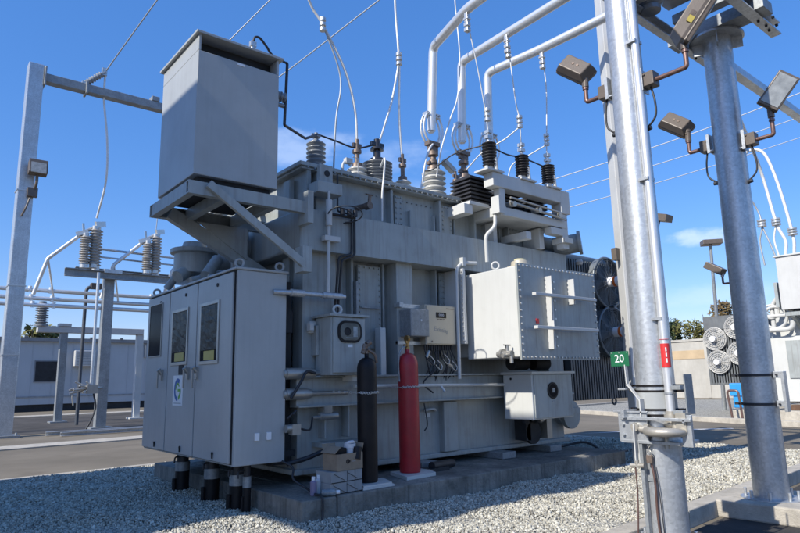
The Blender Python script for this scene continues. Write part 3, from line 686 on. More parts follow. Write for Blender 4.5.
# lower left conduits between the cabinet and tank
for z, x1, lab in ((1.66, 4.36, 0), (1.40, 4.3, 0)):
    mb = MB(); mb.cyl((3.99, 7.2, z), (x1, 7.2, z), .075, n=16); mb.cyl((3.95, 7.2, z), (4.02, 7.2, z), .06); mb.cyl((x1, 7.2, z), (x1 + .06, 7.2, z), .06); mb.cyl((x1, 7.2, z), (4.95, 7.2, z), .03); obj('conduit_coupling', mb, 'stainless', T)
mb = MB(); mb.cyl((5.0, 7.1, 1.48), (9.6, 7.1, 1.42), .024); mb.cyl((6.6, 7.08, 1.44), (6.6, 7.0, 1.36), .02); obj('earth_bar', mb, 'paint_light', T)
mb = MB(); mb.cyl((4.5, 7.2, 1.10), (4.78, 7.2, 1.10), .05, n=12); mb.cyl((4.4, 7.2, 1.09), (4.5, 7.2, 1.09), .025); mb.box(4.56, 4.68, 7.16, 7.24, 1.14, 1.24); mb.cyl((3.95, 7.1, .98), (4.12, 7.1, .98), .05, n=10); mb.box(4.02, 4.14, 7.05, 7.15, .9, 1.03); obj('junction_fitting', mb, 'stainless', T)
mb = MB(); mb.tube([(4.4, 7.2, 1.09), (4.3, 7.1, .95), (4.15, 7.1, .97)], .013); mb.tube([(4.02, 7.1, 1.35), (4.15, 7.08, 1.55), (4.25, 7.1, 1.68), (4.38, 7.1, 1.66)], .02); mb.tube([(4.0, 7.15, 1.1), (4.1, 7.1, 1.2), (4.05, 7.1, 1.15)], .014); mb.tube([(6.35, 7.2, 1.2), (6.36, 7.15, .9), (6.3, 7.15, .8)], .01); mb.tube([(6.4, 7.2, 1.9), (6.5, 7.1, 1.7), (6.3, 7.15, 1.5), (6.45, 7.1, 1.35)], .012); obj('loose_cable', mb, 'wire_dark', T)
mb = MB(); mb.cyl((8.7, 7.3, .62), (8.7, 7.1, .62), .15, n=18); mb.cyl((8.7, 7.12, .62), (8.7, 7.05, .62), .19, n=18); mb.cyl((8.62, 7.1, .9), (8.82, 7.1, .9), .012); mb.cyl((8.7, 7.1, .62), (8.7, 7.1, .9), .02); mb.box(8.5, 8.62, 7.05, 7.3, .5, .9); obj('drain_valve', mb, 'dark', T)
mb = MB(); mb.tube([(8.5, 7.2, 1.0), (8.52, 6.95, .88), (8.75, 6.95, .82), (8.95, 7.0, .86)], .04); mb.box(9.0, 9.14, 7.0, 7.2, .5, .86); obj('drain_pipe', mb, 'stainless', T)
mb = MB(); mb.cyl((9.95, 7.5, .9), (9.95, 7.3, .9), .22, n=20); mb.cyl((10.0, 7.4, 1.0), (10.5, 7.6, 1.15), .11, n=16); mb.cyl((10.05, 7.30, .85), (10.05, 7.22, .85), .26, n=20); mb.box(9.4, 10.15, 7.1, 7.35, .88, .98); obj('pump_flange', mb, 'paint', T)
mb = MB(); mb.box(6.55, 6.66, 7.412, 7.42, .98, 1.03); mb.tube([(6.5, 7.38, 1.08), (6.65, 7.34, 1.1), (6.75, 7.38, 1.07)], .02); obj('name_tag', mb, 'paint_white', T)

# bushings
def bushing(x, y, z0, h, r, mkey, k, tipm='rustbrown', tip=.3, n=18):
    mb = MB(); mb.cyl((x, y, z0), (x, y, z0 + .1), r * 1.15, n=n); sheds(mb, (x, y, z0 + .1), h, r * .74, r, int(k * 1.5), n=24)
    b_ = obj('bushing', mb, mkey, T)
    mb = MB(); z = z0 + .1 + h; mb.lathe((x, y, z), [(0, r * .55), (tip * .15, r * .5), (tip * .2, r * .25), (tip * .5, r * .25), (tip * .52, r * .45), (tip * .62, r * .45), (tip * .64, r * .22), (tip, r * .2)], n=12)
    mb.box(x - r * .5, x + r * .5, y - r * .12, y + r * .12, z + tip * .7, z + tip * .85)
    obj('terminal', mb, tipm, b_); return b_
bushing(4.93, 8.0, 4.665, .50, .155, 'porc_grey', 5, 'porc_grey', .16)
mb = MB(); mb.cyl((4.40, 8.6, 4.665), (4.40, 8.6, 4.95), .07, n=12); mb.cyl((4.4, 8.6, 4.95), (4.4, 8.6, 5.03), .10, n=12); mb.tube([(4.4, 8.6, 4.95), (4.2, 8.7, 4.9), (4.1, 8.9, 4.6)], .03); obj('breather_pipe', mb, 'porc_grey', T)
mb = MB(); mb.tube([(5.18, 7.62, 4.66), (5.18, 7.62, 4.85), (5.27, 7.62, 4.93), (5.32, 7.62, 4.85)], .02); mb.box(5.22, 5.34, 7.58, 7.66, 4.88, 4.96); mb.box(5.38, 5.39, 7.5, 7.51, 4.66, 4.95); mb.box(5.28, 5.39, 7.5, 7.51, 4.95, 4.96); obj('gas_sampling_pipe', mb, 'paint_white', T)
bushing(5.72, 8.0, 4.665, .24, .17, 'porc_pale', 2, 'rustbrown', .5)
bushing(6.14, 8.0, 4.665, .42, .26, 'porc_grey', 5, 'porc_dark', .42)
bushing(6.70, 8.0, 4.665, .20, .15, 'porc_pale', 2, 'rustbrown', .5)
for (x, h) in ((7.81, .72), (8.64, .72), (9.46, .72)):
    bushing(x, 8.4, 4.665, h, .235, 'porc_pale' if x < 8 else 'porc_grey', 5, 'rustbrown', .6)
bushing(7.95, 7.95, 4.665, .2, .13, 'porc_pale', 2, 'rustbrown', .42)

# support frame for the surge arresters
t = thing('arrester_frame', 'light grey steel frame on the tank top carrying black insulators', 'support frame', (8.9, 7.3, 4.3))
mb = MB(); mb.box(7.74, 9.86, 6.84, 7.06, 4.79, 5.04); mb.box(9.62, 9.9, 6.835, 7.065, 4.6, 5.045); obj('top_beam', mb, 'paint_light', t, bevel=.012)
mb = MB(); mb.box(7.92, 9.82, 6.86, 7.02, 4.31, 4.46); mb.box(7.91, 8.06, 6.85, 8.0, 4.30, 4.47); mb.box(8.06, 9.8, 7.02, 7.7, 4.33, 4.37)
for yy in (7.15, 7.45, 7.75): mb.box(7.93, 8.03, yy, yy + .1, 4.47, 4.53)
obj('tray', mb, 'paint_light', t, bevel=.01)
mb = MB(); mb.box(7.93, 8.07, 6.87, 7.01, 4.461, 4.789); obj('upright', mb, 'paint_light', t, bevel=.006)
mb = MB(); mb.box(9.66, 9.83, 6.87, 7.03, 3.92, 4.79); mb.box(9.62, 9.88, 6.8, 7.1, 4.02, 4.12); mb.box(9.3, 9.66, 6.86, 7.02, 4.16, 4.29); obj('upright', mb, 'paint_light', t, bevel=.006)
mb = MB(); mb.box(8.62, 8.76, 6.9, 7.5, 3.98, 4.12); mb.box(9.25, 9.38, 7.1, 7.5, 3.91, 4.3); mb.box(8.2, 8.3, 7.3, 7.5, 3.91, 4.3); obj('bracket', mb, 'paint_light', t, bevel=.006)
mb = MB(); mb.cyl((8.1, 6.8, 4.55), (9.7, 6.8, 4.46), .025); mb.cyl((8.1, 6.78, 4.62), (9.7, 6.78, 4.56), .018)
for x in (8.2, 8.9, 9.5): mb.cyl((x, 6.77, 4.52), (x, 6.95, 4.54), .05, n=10)
obj('earthing_bar', mb, 'stainless', t)
fins = [(7.5, 8.05, 7.15, 7.65, 4.545), (8.25, 8.8, 7.1, 7.55, 4.40), (9.0, 9.55, 7.1, 7.55, 4.40)]
for i, (x0, x1, y0, y1, z) in enumerate(fins):
    mb = MB()
    for k in range(7): mb.box(x0, x1, y0, y1, z + k * .07, z + k * .07 + .032)
    mb.box(x0 + .06, x1 - .06, y0 + .06, y1 - .06, z - .01, z + .5); mb.cyl(((x0 + x1) / 2, (y0 + y1) / 2, z + .49), ((x0 + x1) / 2, (y0 + y1) / 2, z + .56), .06)
    tag(obj('surge_arrester', mb, 'polymer', bevel=.006), ['largest black finned block at the open left end of the arrester frame', 'black finned block in the middle of the arrester frame', 'black finned block at the right end of the arrester frame'][i], 'arrester', 'black finned blocks on the frame')
mb = MB(); mb.box(7.42, 7.9, 7.1, 7.75, 4.47, 4.53); mb.box(7.3, 7.5, 7.12, 7.7, 4.3, 4.47); tag(obj('support_plate', mb, 'paint_light', bevel=.005), 'thin light plate under the leftmost black finned block', 'plate')
for i, (x, zt) in enumerate(((7.80, 5.60), (8.68, 5.56), (9.44, 5.53))):
    t = thing('post_insulator', ['tallest black post insulator, under the curved connector of the right hand pipe', 'black post insulator in the middle of the frame beam', 'black post insulator at the right end of the frame beam'][i], 'insulator', (x, 6.95, 5.04), 'black post insulators on the frame beam')
    mb = MB(); mb.box(x - .22, x + .2, 6.8, 7.12, 5.042, 5.075)
    for dx in (-.14, .12): mb.cyl((x + dx, 6.9, 5.075), (x + dx, 6.9, 5.13), .035, n=8)
    mb.cyl((x, 6.95, 5.075), (x, 6.95, 5.17), .06, n=10); mb.cyl((x + .05, 6.85, 5.08), (x + .03, 6.85, 5.3), .035, n=8); obj('base', mb, 'paint_white', t)
    mb = MB(); sheds(mb, (x, 6.95, 5.16), zt - 5.16, .08, .13, 8, n=20); obj('insulator', mb, 'polymer', t)
    mb = MB(); mb.cyl((x, 6.95, zt), (x, 6.95, zt + .2), .035, n=8); mb.box(x - .06, x + .06, 6.91, 6.99, zt + .07, zt + .13); mb.box(x - .045, x + .045, 6.9, 7.0, zt + .17, zt + .23); obj('clamp', mb, 'steel', t)

# radiators with fans
t = T
mb = MB()
X0, X1, Y0, Y1 = 10.45, 13.1, 7.45, 9.3
x = X0
while x < X1: mb.box(x, x + .045, Y0, Y1, 1.08, 3.93); x += .085
mb.box(X0, X1, Y0 + .15, Y1 - .1, 1.3, 3.8)
obj('cooling_radiator', mb, 'radiator', T)
mb = MB(); mb.cyl((X0 - .1, 7.9, 4.05), (X1, 7.9, 4.05), .12, n=16); mb.cyl((X0 - .45, 7.9, 1.2), (X1, 7.9, 1.2), .1, n=16); mb.box(10.05, 10.55, 7.7, 8.1, 3.6, 4.15)
for x in (10.9, 11.6, 12.4): mb.cyl((x, 7.9, 3.9), (x, 7.9, 4.05), .1, n=12)
obj('header_pipe', mb, 'radiator', T)
mb = MB(); mb.cyl((10.15, 7.45, 4.1), (10.4, 7.05, 4.15), .19, n=20); mb.cyl((10.4, 7.05, 4.15), (10.43, 7.0, 4.155), .24, n=20); mb.cyl((9.95, 7.6, 4.2), (10.2, 7.4, 4.12), .13, n=16); obj('top_valve', mb, 'paint', T)
mb = MB(); mb.lathe((10.75, 7.3, 3.78), [(0, .06), (.06, .08), (.12, .05)], n=12); mb.cyl((10.75, 7.3, 3.35), (10.75, 7.3, 3.78), .015); mb.lathe((10.75, 7.3, 3.30), [(0, .09), (.07, .1), (.12, .04)], n=12); obj('vent_cap', mb, 'paint_white', T)
for (fx, fz) in ((11.74, 3.50), (11.80, 2.45)):
    mb = MB(); c = (fx, 7.30, fz)
    mb.torus(c, (0, 1, 0), .53, .03, 32, 6); mb.cyl((fx, 7.32, fz), (fx, 7.44, fz), .53, n=32, caps=False)
    for q_ in range(12): mb.torus((fx, 7.26, fz), (0, 1, 0), .13 + q_ * .034, .0055, 30, 4)
    for a in range(16): mb.cyl((fx + .12 * math.cos(a * PI / 8), 7.25, fz + .12 * math.sin(a * PI / 8)), (fx + .53 * math.cos(a * PI / 8), 7.28, fz + .53 * math.sin(a * PI / 8)), .006, n=5)
    f = obj('fan', mb, 'guard_dark', T)
    mb = MB()
    for a in range(6):
        th = a * PI / 3 + .2; d = Vector((math.cos(th), 0, math.sin(th))); q = Vector((-math.sin(th), 0, math.cos(th)))
        C0 = Vector((fx, 7.36, fz)); mb.add([C0 + d * .1 - q * .05, C0 + d * .47 - q * .16 + Vector((0, .05, 0)), C0 + d * .47 + q * .12 - Vector((0, .05, 0)), C0 + d * .1 + q * .06], [(0, 1, 2, 3)])
    obj('blades', mb, 'radiator', f)
    mb = MB(); mb.cyl((fx, 7.34, fz), (fx, 6.92, fz), .105, n=20); obj('motor', mb, 'white', f, bevel=.0)
    mb = MB(); mb.cyl((fx, 7.14, fz), (fx, 7.08, fz), .107, n=20); obj('stripe', mb, 'orange', f)
mb = MB(); mb.torus((12.1, 7.6, 1.02), (0, 1, 0), .07, .02); mb.tube([(10.3, 7.6, 1.15), (10.25, 7.5, .95), (10.4, 7.4, .8)], .03); obj('lifting_eye', mb, 'radiator', T)

# left side pipes and conservator pipework behind the cabinet
mb = MB()
for x, y in ((3.86, 8.55), (3.97, 8.6), (4.09, 8.65)): mb.bend([(x, y, 2.9), (x, y, 4.05), (4.5, y + .3, 4.3)], .04, .15)
obj('riser_pipe', mb, 'paint', T)
mb = MB(); mb.cyl((3.55, 9.6, 3.35), (4.44, 9.6, 3.55), .22, n=20); mb.lathe((3.62, 9.5, 3.25), [(0, .3), (.3, .3), (.32, .36), (.38, .36), (.4, .2), (.5, .17)], n=20)
mb.cyl((3.3, 9.3, 3.15), (3.75, 9.5, 3.45), .1, n=14); mb.cyl((3.5, 8.7, 3.1), (3.75, 8.9, 3.4), .09, n=12); mb.bend([(3.5, 8.6, 3.05), (3.9, 8.6, 3.1), (3.95, 8.6, 3.6)], .06, .1); mb.bend([(3.4, 9.0, 3.05), (3.85, 9.0, 3.2), (4.44, 9.0, 3.25)], .07, .1); mb.cyl((3.35, 9.9, 3.05), (3.6, 9.7, 3.5), .06)
obj('oil_pipework', mb, 'paint', T)
mb = MB()
for y in (8.9, 9.7): mb.cyl((4.0, y, 3.6), (4.44, y, 3.6), .24, n=20)
for (y, z) in ((8.9, 2.1), (9.9, 2.2)): mb.cyl((4.1, y, z), (4.44, y, z), .3, n=20)
obj('manhole', mb, 'paint', T)

# ------------------------------------------------------------------ control cabinet
t = thing('control_cabinet', 'tall grey three door control cabinet hung on the left end of the transformer', 'cabinet', (3.62, 8.8, .58))
mb = MB(); mb.box(3.30, 3.98, 7.17, 10.48, .58, 2.95)
mb.box(3.26, 4.0, 7.15, 10.5, 2.951, 2.985); obj('body', mb, ['paint_cab'], t, bevel=.01)
mb = MB(); mb.box(3.2935, 3.2995, 7.22, 10.47, .60, 2.945); mb.box(3.985, 4.24, 7.5, 10.3, .5, 2.85); obj('seam_gap_shade', mb, 'dark', t)  # dark backing in the door seams; dark box paints shade in the tank gap
for i, (y0, y1) in enumerate(((9.475, 10.46), (8.385, 9.445), (7.25, 8.355))):
    mb = MB(); mb.box(3.265, 3.292, y0, y1, .61, 2.93); d = obj('door', mb, 'paint_cab', t, bevel=.006)
    wy0, wy1, z0, z1 = ((9.78, 10.33, 2.00, 2.80), (8.72, 9.28, 1.87, 2.59), (7.66, 8.20, 1.85, 2.58))[i]
    mb = MB(); fr = .045 if i else .015
    mb.box(3.250, 3.264, wy0 - fr, wy1 + fr, z1, z1 + fr); mb.box(3.250, 3.264, wy0 - fr, wy1 + fr, z0 - fr, z0); mb.box(3.250, 3.264, wy0 - fr, wy0, z0, z1); mb.box(3.250, 3.264, wy1, wy1 + fr, z0, z1)
    obj('window_frame', mb, 'stainless', d, bevel=.003)
    mb = MB(); mb.box(3.258, 3.263, wy0, wy1, z0, z1); obj('window', mb, 'glass', d)
    if i:
        mb = MB(); mb.box(3.2555, 3.2575, wy0 + .08, wy1 - .12, z0 + .01, z0 + .13); obj('label', mb, 'yellow', d)
        mb = MB(); rr = random.Random(i); ny, nz = 7, 12
        g = [(3.2535 - rr.uniform(0, .004), wy0 + .01 + (wy1 - wy0 - .02) * (a + (rr.uniform(-.35, .35) if 0 < a < ny else 0)) / ny, z0 + .14 + (z1 - z0 - .15) * (b_ + (rr.uniform(-.35, .35) if 0 < b_ < nz else 0)) / nz) for a in range(ny + 1) for b_ in range(nz + 1)]
        for a in range(ny):
            for b_ in range(nz):
                q = a * (nz + 1) + b_; mb.add([g[q], g[q + 1], g[q + nz + 2]], [(0, 1, 2)]); mb.add([g[q], g[q + nz + 2], g[q + nz + 1]], [(0, 1, 2)])
        obj('plastic_film', mb, 'crumple', d)
    hy = (9.66, 8.60, 8.28)[i]
    mb = MB(); mb.box(3.235, 3.264, hy - .03, hy + .03, 1.62, 1.78); mb.cyl((3.264, hy, 1.74), (3.20, hy, 1.74), .022); mb.box(3.185, 3.205, hy - .015, hy + .015, 1.50, 1.76); mb.cyl((3.25, hy, 1.72), (3.20, hy, 1.78), .035, n=10); obj('handle', mb, 'stainless', d)
    mb = MB(); yc = (y0 + y1) / 2 - .1; mb.cyl((3.264, yc, 2.82), (3.255, yc, 2.82), .025, n=10); mb.cyl((3.264, yc, .70), (3.25, yc, .70), .02, n=10); mb.box(3.25, 3.264, yc - .012, yc + .012, .64, .70); obj('lock', mb, 'dark', d)
    if i == 1:
        mb = MB(); mb.box(3.258, 3.264, 8.80, 8.98, 1.69, 1.85); obj('nameplate', mb, 'dark', d)
        mb = MB(); mb.box(3.2605, 3.264, 8.79, 9.17, 1.26, 1.68); st = obj('sticker', mb, 'white', d)
        mb = MB(); c = (3.257, 8.99, 1.48)
        def arc(mb, r0, r1, a0, a1, cx=3.2585, cy=8.985, cz=1.48, n=20):
            vs = []
            for k in range(n + 1):
                a = math.radians(a0 + (a1 - a0) * k / n); vs += [(cx, cy - r0 * math.cos(a), cz + r0 * math.sin(a) * 1.18), (cx, cy - r1 * math.cos(a), cz + r1 * math.sin(a) * 1.18)]
            mb.add(vs, [(2 * k, 2 * k + 1, 2 * k + 3, 2 * k + 2) for k in range(n)])
        arc(mb, .085, .135, 55, 275); obj('logo_arc', mb, 'logoblue', st)
        mb = MB(); arc(mb, .055, .082, 30, 180); arc(mb, .085, .13, 290, 360); mb.box(3.258, 3.2587, 8.86, 8.98, 1.455, 1.49); obj('logo_arc', mb, 'logogreen', st)
        mb = MB(); mb.box(3.259, 3.2604, 8.84, 9.12, 1.285, 1.297); obj('sticker_line', mb, 'wire_grey', st)
for x, y in ((3.35, 7.25), (3.9, 7.22), (3.35, 10.35)):
    mb = MB(); mb.torus((x, y, 3.045), (.4, .9, 0), .05, .017); mb.cyl((x, y, 2.985), (x, y, 3.0), .035, n=10); obj('lifting_eye', mb, 'paint_cab', t)
mb = MB(); mb.box(3.56, 3.62, 7.145, 7.169, .86, .95); mb.box(3.72, 3.78, 7.145, 7.169, .86, .95); obj('vent_cap', mb, 'white', t, bevel=.004)
mb = MB(); mb.box(4.0, 4.21, 7.45, 7.5, 1.2, 2.9); mb.box(3.99, 4.18, 7.36, 7.42, 2.2, 2.5); mb.box(3.982, 4.2, 7.3, 7.345, .62, .7); obj('mounting_bracket', mb, 'dark', t)
for i, (y, r) in enumerate(((9.5, .09), (8.42, .09), (7.62, .09), (7.36, .045))):
    c = thing('conduit_stub', ['dark conduit stub furthest under the control cabinet, by the road', 'dark conduit stub in the middle under the control cabinet', 'thick dark conduit stub under the near corner of the cabinet', 'thin dark conduit stub nearest the concrete pad'][i], 'conduit', (3.58, y, 0), 'conduits under the cabinet')
    x = 3.57
    mb = MB(); mb.cyl((x, y, -.03), (x, y, .30), r * 1.12, n=16); mb.cyl((x - r * 1.3, y, 0), (x - r * 1.3, y, .2), r * .35, n=8); obj('sleeve', mb, 'black', c)
    mb = MB(); mb.cyl((x, y, .30), (x, y, .43), r * 1.15, n=16); obj('clamp_collar', mb, 'galv_dull', c)
    mb = MB(); mb.cyl((x, y, .43), (x, y, .58), r * .95, n=16); mb.tube([(x, y, .5), (x - .12, y - .03, .5), (x - .14, y - .04, .42)], .012); obj('upper_pipe', mb, 'wire_dark', c)

# ------------------------------------------------------------------ neutral enclosure on its bracket
t = thing('equipment_bracket', 'dark grey cantilever bracket with diagonal struts under the high box', 'bracket', (3.4, 7.6, 3.1))
mb = MB(); mb.channel((2.55, 7.0, 3.84), (4.2, 7.0, 3.84), .09, .16, .014, side=-1); mb.channel((2.55, 8.3, 3.84), (4.2, 8.3, 3.84), .09, .16, .014)
mb.channel((2.6, 7.04, 3.84), (2.6, 8.26, 3.84), .09, .158, .014, side=1); mb.box(3.0, 3.1, 7.04, 8.26, 3.77, 3.91); mb.box(3.65, 3.75, 7.04, 8.26, 3.77, 3.91); obj('frame', mb, 'paint', t)
mb = MB(); mb.beam((2.78, 6.925, 3.90), (4.12, 6.925, 3.04), .055, .10); mb.box(4.06, 4.2, 6.90, 7.1, 2.96, 3.3); mb.box(4.13, 4.22, 6.9, 7.16, 3.62, 4.06); obj('strut', mb, 'paint', t, bevel=.004)
mb = MB(); mb.beam((2.78, 8.27, 3.84), (4.2, 8.27, 3.12), .11, .17); obj('strut', mb, 'paint', t, bevel=.004)
mb = MB(); mb.prism([(3.15, 3.76), (3.9, 3.76), (3.9, 3.3)], 8.2, 8.215); obj('gusset', mb, 'paint', t)
t = thing('neutral_enclosure', 'large plain grey box standing high on the bracket above the cabinet', 'equipment box', (3.17, 7.6, 3.93))
mb = MB(); mb.box(2.62, 3.73, 7.0, 8.27, 4.02, 5.62); mb.box(2.64, 3.71, 7.2, 8.25, 5.62, 5.83); mb.box(2.62, 2.655, 7.001, 8.269, 5.62, 5.83); mb.box(3.695, 3.73, 7.001, 8.269, 5.62, 5.83); obj('body', mb, 'paint_cab', t, bevel=.008)
mb = MB(); mb.box(2.70, 3.66, 7.08, 8.2, 3.925, 4.02); obj('vent_gap', mb, 'dark', t)
mb = MB(); mb.box(2.66, 3.69, 7.18, 7.195, 5.625, 5.815); obj('vent_opening', mb, 'dark', t)
mb = MB(); mb.add([(2.58, 6.96, 5.832), (3.78, 6.96, 5.832), (3.78, 8.32, 5.832), (2.58, 8.32, 5.832), (2.58, 6.96, 5.865), (3.78, 6.96, 5.865), (3.78, 8.32, 5.865), (2.58, 8.32, 5.865)], [(0, 3, 2, 1), (4, 5, 6, 7), (0, 1, 5, 4), (1, 2, 6, 5), (2, 3, 7, 6), (3, 0, 4, 7)]); obj('roof', mb, 'paint_cab', t, bevel=.004)
mb = MB(); mb.box(3.13, 3.23, 6.992, 6.998, 5.575, 5.605); obj('label', mb, 'white', t)
mb = MB(); sheds(mb, (3.732, 7.1, 5.37), .16, .035, .075, 3, axis=(1, 0, 0), n=14); mb.cyl((3.732, 7.1, 5.25), (3.86, 7.1, 5.25), .03, n=10); obj('side_insulator', mb, 'porc_grey', t)
mb = MB(); mb.cyl((3.34, 7.0, 5.84), (3.34, 7.0, 5.93), .03, n=10); mb.box(3.30, 3.38, 6.97, 7.03, 5.9, 5.97); obj('terminal', mb, 'steel', t)
mb = MB(); mb.tube([(3.34, 7.0, 5.96), (3.37, 7.0, 6.05), (3.44, 7.0, 6.06), (3.54, 7.0, 5.97), (3.64, 7.02, 5.89), (3.88, 7.05, 5.86)], .016)
mb.bend([(3.86, 7.05, 5.87), (3.88, 7.05, 5.86), (3.875, 7.1, 4.98), (4.5, 7.6, 5.1), (4.95, 8.0, 5.40)], .02, .02); mb.tube([(4.95, 8.0, 5.41), (5.3, 8.0, 5.38), (5.7, 8.0, 5.35), (6.05, 8.0, 5.48)], .015)
tag(obj('jumper_cable', mb, 'wire_dark'), 'dark jumper from the high box over to the grey bushings', 'cable')

# ------------------------------------------------------------------ window box
t = thing('gauge_box', 'small grey wall box with an oval dark window, left of the gas cylinders', 'instrument box', (4.8, 7.1, 1.62))
mb = MB(); mb.box(4.50, 5.05, 6.91, 7.3, 1.63, 2.40); mb.box(4.46, 4.50, 7.2, 7.34, 1.9, 2.3); obj('body', mb, 'paint', t, bevel=.008)
mb = MB(); mb.box(4.46, 5.09, 6.86, 7.34, 2.401, 2.435); obj('roof', mb, 'paint', t, bevel=.004)
mb = MB(); mb.box(4.52, 5.03, 6.885, 6.909, 1.66, 2.385); d = obj('door', mb, 'paint', t, bevel=.006)
def rounded(cx, cz, hx, hz, r, n=6):
    p = []
    for sx, sz, a0 in ((1, 1, 0), (-1, 1, 90), (-1, -1, 180), (1, -1, 270)):
        for k in range(n + 1):
            a = math.radians(a0 + 90 * k / n); p.append((cx + sx * (hx - r) + r * math.cos(a), cz + sz * (hz - r) + r * math.sin(a)))
    return p
mb = MB(); mb.prism(rounded(4.775, 2.2, .19, .145, .11), 6.866, 6.884); w_ = obj('window_gasket', mb, 'black', d)
mb = MB(); mb.prism(rounded(4.775, 2.2, .16, .115, .085), 6.860, 6.8655); obj('pane', mb, 'pane', w_)
mb = MB(); mb.torus((4.73, 6.8595, 2.2), (0, 1, 0), .05, .006, 24, 5); mb.cyl((4.73, 6.8598, 2.2), (4.73, 6.858, 2.2), .045, n=18); obj('dial', mb, 'dark', w_)
mb = MB(); mb.box(4.70, 4.86, 6.8575, 6.8595, 2.112, 2.122); mb.box(4.82, 4.89, 6.858, 6.8595, 2.13, 2.27); obj('scale_plate', mb, 'film', w_)
mb = MB(); mb.box(4.745, 4.82, 6.878, 6.884, 1.995, 2.03); obj('label', mb, 'white', d)
mb = MB(); mb.torus((4.66, 7.0, 2.50), (.3, .95, 0), .055, .018); obj('lifting_eye', mb, 'paint_light', t)
mb = MB(); mb.box(4.40, 4.5, 7.28, 7.36, 2.2, 2.36); mb.box(4.9, 5.02, 7.0, 7.3, 1.55, 1.63); mb.box(4.36, 4.42, 7.2, 7.3, 2.23, 2.33); obj('bracket', mb, 'paint_light', t, bevel=.004)

# ------------------------------------------------------------------ tan enclosure
t = thing('monitoring_enclosure', 'beige metal enclosure with small display and handwritten note above the red cylinder', 'control box', (6.7, 7.3, 2.07))
mb = MB(); mb.box(6.40, 7.06, 7.18, 7.34, 2.08, 2.70); obj('body', mb, 'beige', t, bevel=.008)
mb = MB(); mb.box(6.42, 7.04, 7.165, 7.179, 2.095, 2.685); d = obj('door', mb, 'beige', t, bevel=.004)
mb = MB(); mb.box(6.62, 6.83, 7.157, 7.164, 2.50, 2.585); ds = obj('display', mb, 'black', d)
mb = MB(); text_mb(mb, '0000', .055, (6.725, 7.1555, 2.543), (1, 0, 0), (0, 0, 1), .001); obj('display_digits', mb, 'plastic_white', ds)
mb = MB()
for k in range(4): mb.box(6.65 + k * .04, 6.67 + k * .04, 7.160, 7.164, 2.468, 2.485)
for k in range(4): mb.box(6.84 + k * .045, 6.87 + k * .045, 7.160, 7.164, 2.645, 2.658)
mb.cyl((6.52, 7.164, 2.13), (6.52, 7.158, 2.13), .012); obj('button', mb, 'rustbrown', d)
mb = MB(); text_mb(mb, 'Existing', .10, (6.72, 7.1625, 2.31), (1, 0, -.12), (.25, 0, 1), .0006); obj('handwriting', mb, 'galv_dull', d)
mb = MB(); mb.box(6.0, 6.37, 7.05, 7.32, 2.19, 2.60); mb.box(6.37, 6.40, 7.15, 7.3, 2.25, 2.6); sb = obj('side_module', mb, 'galv_dull', t, bevel=.012)
mb = MB(); mb.cyl((6.2, 7.05, 2.43), (6.2, 7.035, 2.43), .014); obj('lamp', mb, 'white', sb)
mb = MB(); mb.box(5.93, 6.45, 7.3, 7.36, 2.64, 2.70); mb.box(5.93, 6.0, 7.22, 7.3, 2.64, 2.71); mb.box(5.95, 6.4, 7.3, 7.36, 2.08, 2.13); obj('mounting_rail', mb, 'galv', t)
mb = MB(); rr = random.Random(11)
for k in range(13):
    x = 6.44 + k * .047; mb.cyl((x, 7.25, 2.08), (x, 7.25, 2.0), .018, n=8)
    mb.tube([(x, 7.25, 2.0), (x + rr.uniform(-.04, .04), 7.22, 1.88), (x + rr.uniform(-.1, .1), 7.2, 1.75), (x + rr.uniform(-.12, .12), 7.25, rr.uniform(1.5, 1.66))], .009, 6)
obj('cables', mb, 'wire_dark', t)
mb = MB()
for k in range(4):
    x = 6.48 + k * .16; z = 1.72 + rr.uniform(-.05, .12)
    mb.tube([(x, 7.2, z + .1), (x + .06, 7.15, z), (x + .02, 7.15, z - .06), (x - .05, 7.18, z + .02)], .011, 6)
mb.cyl((6.42, 7.2, 1.88), (6.48, 7.2, 1.98), .03); mb.cyl((6.86, 7.2, 1.78), (6.95, 7.2, 1.74), .035); obj('fitting', mb, 'stainless', t)

# ------------------------------------------------------------------ small junction box under the cable box
t = thing('meter_box', 'light grey box with one round dark window hanging below the big bolted cable box', 'junction box', (8.6, 6.8, .87))
mb = MB(); mb.box(8.06, 9.13, 6.52, 7.12, .88, 1.60); obj('body', mb, 'paint_light', t, bevel=.01)
mb = MB(); mb.box(8.02, 9.17, 6.47, 7.14, 1.601, 1.64); obj('roof', mb, 'paint_light', t, bevel=.004)
mb = MB(); mb.box(8.10, 9.10, 6.50, 6.519, .90, 1.585); d = obj('door', mb, 'paint', t, bevel=.005)
mb = MB(); mb.lathe((8.56, 6.499, 1.33), [(0, .135), (.014, .135), (.014, .11)], axis=(0, -1, 0), n=24); g_ = obj('window_gasket', mb, 'black', d)
mb = MB(); mb.cyl((8.56, 6.487, 1.33), (8.56, 6.483, 1.33), .105, n=24); obj('pane', mb, 'glass', g_)
mb = MB(); mb.box(8.53, 8.60, 6.494, 6.499, 1.14, 1.165); mb.box(8.535, 8.6, 6.481, 6.4825, 1.3, 1.37); obj('label', mb, 'film', d)
mb = MB(); mb.cyl((8.062, 6.95, 1.53), (8.05, 6.95, 1.53), .02); mb.cyl((8.2, 6.8, .88), (8.2, 6.8, .82), .06); mb.cyl((8.5, 6.8, .88), (8.5, 6.8, .8), .05); obj('cable_gland', mb, 'dark', t)

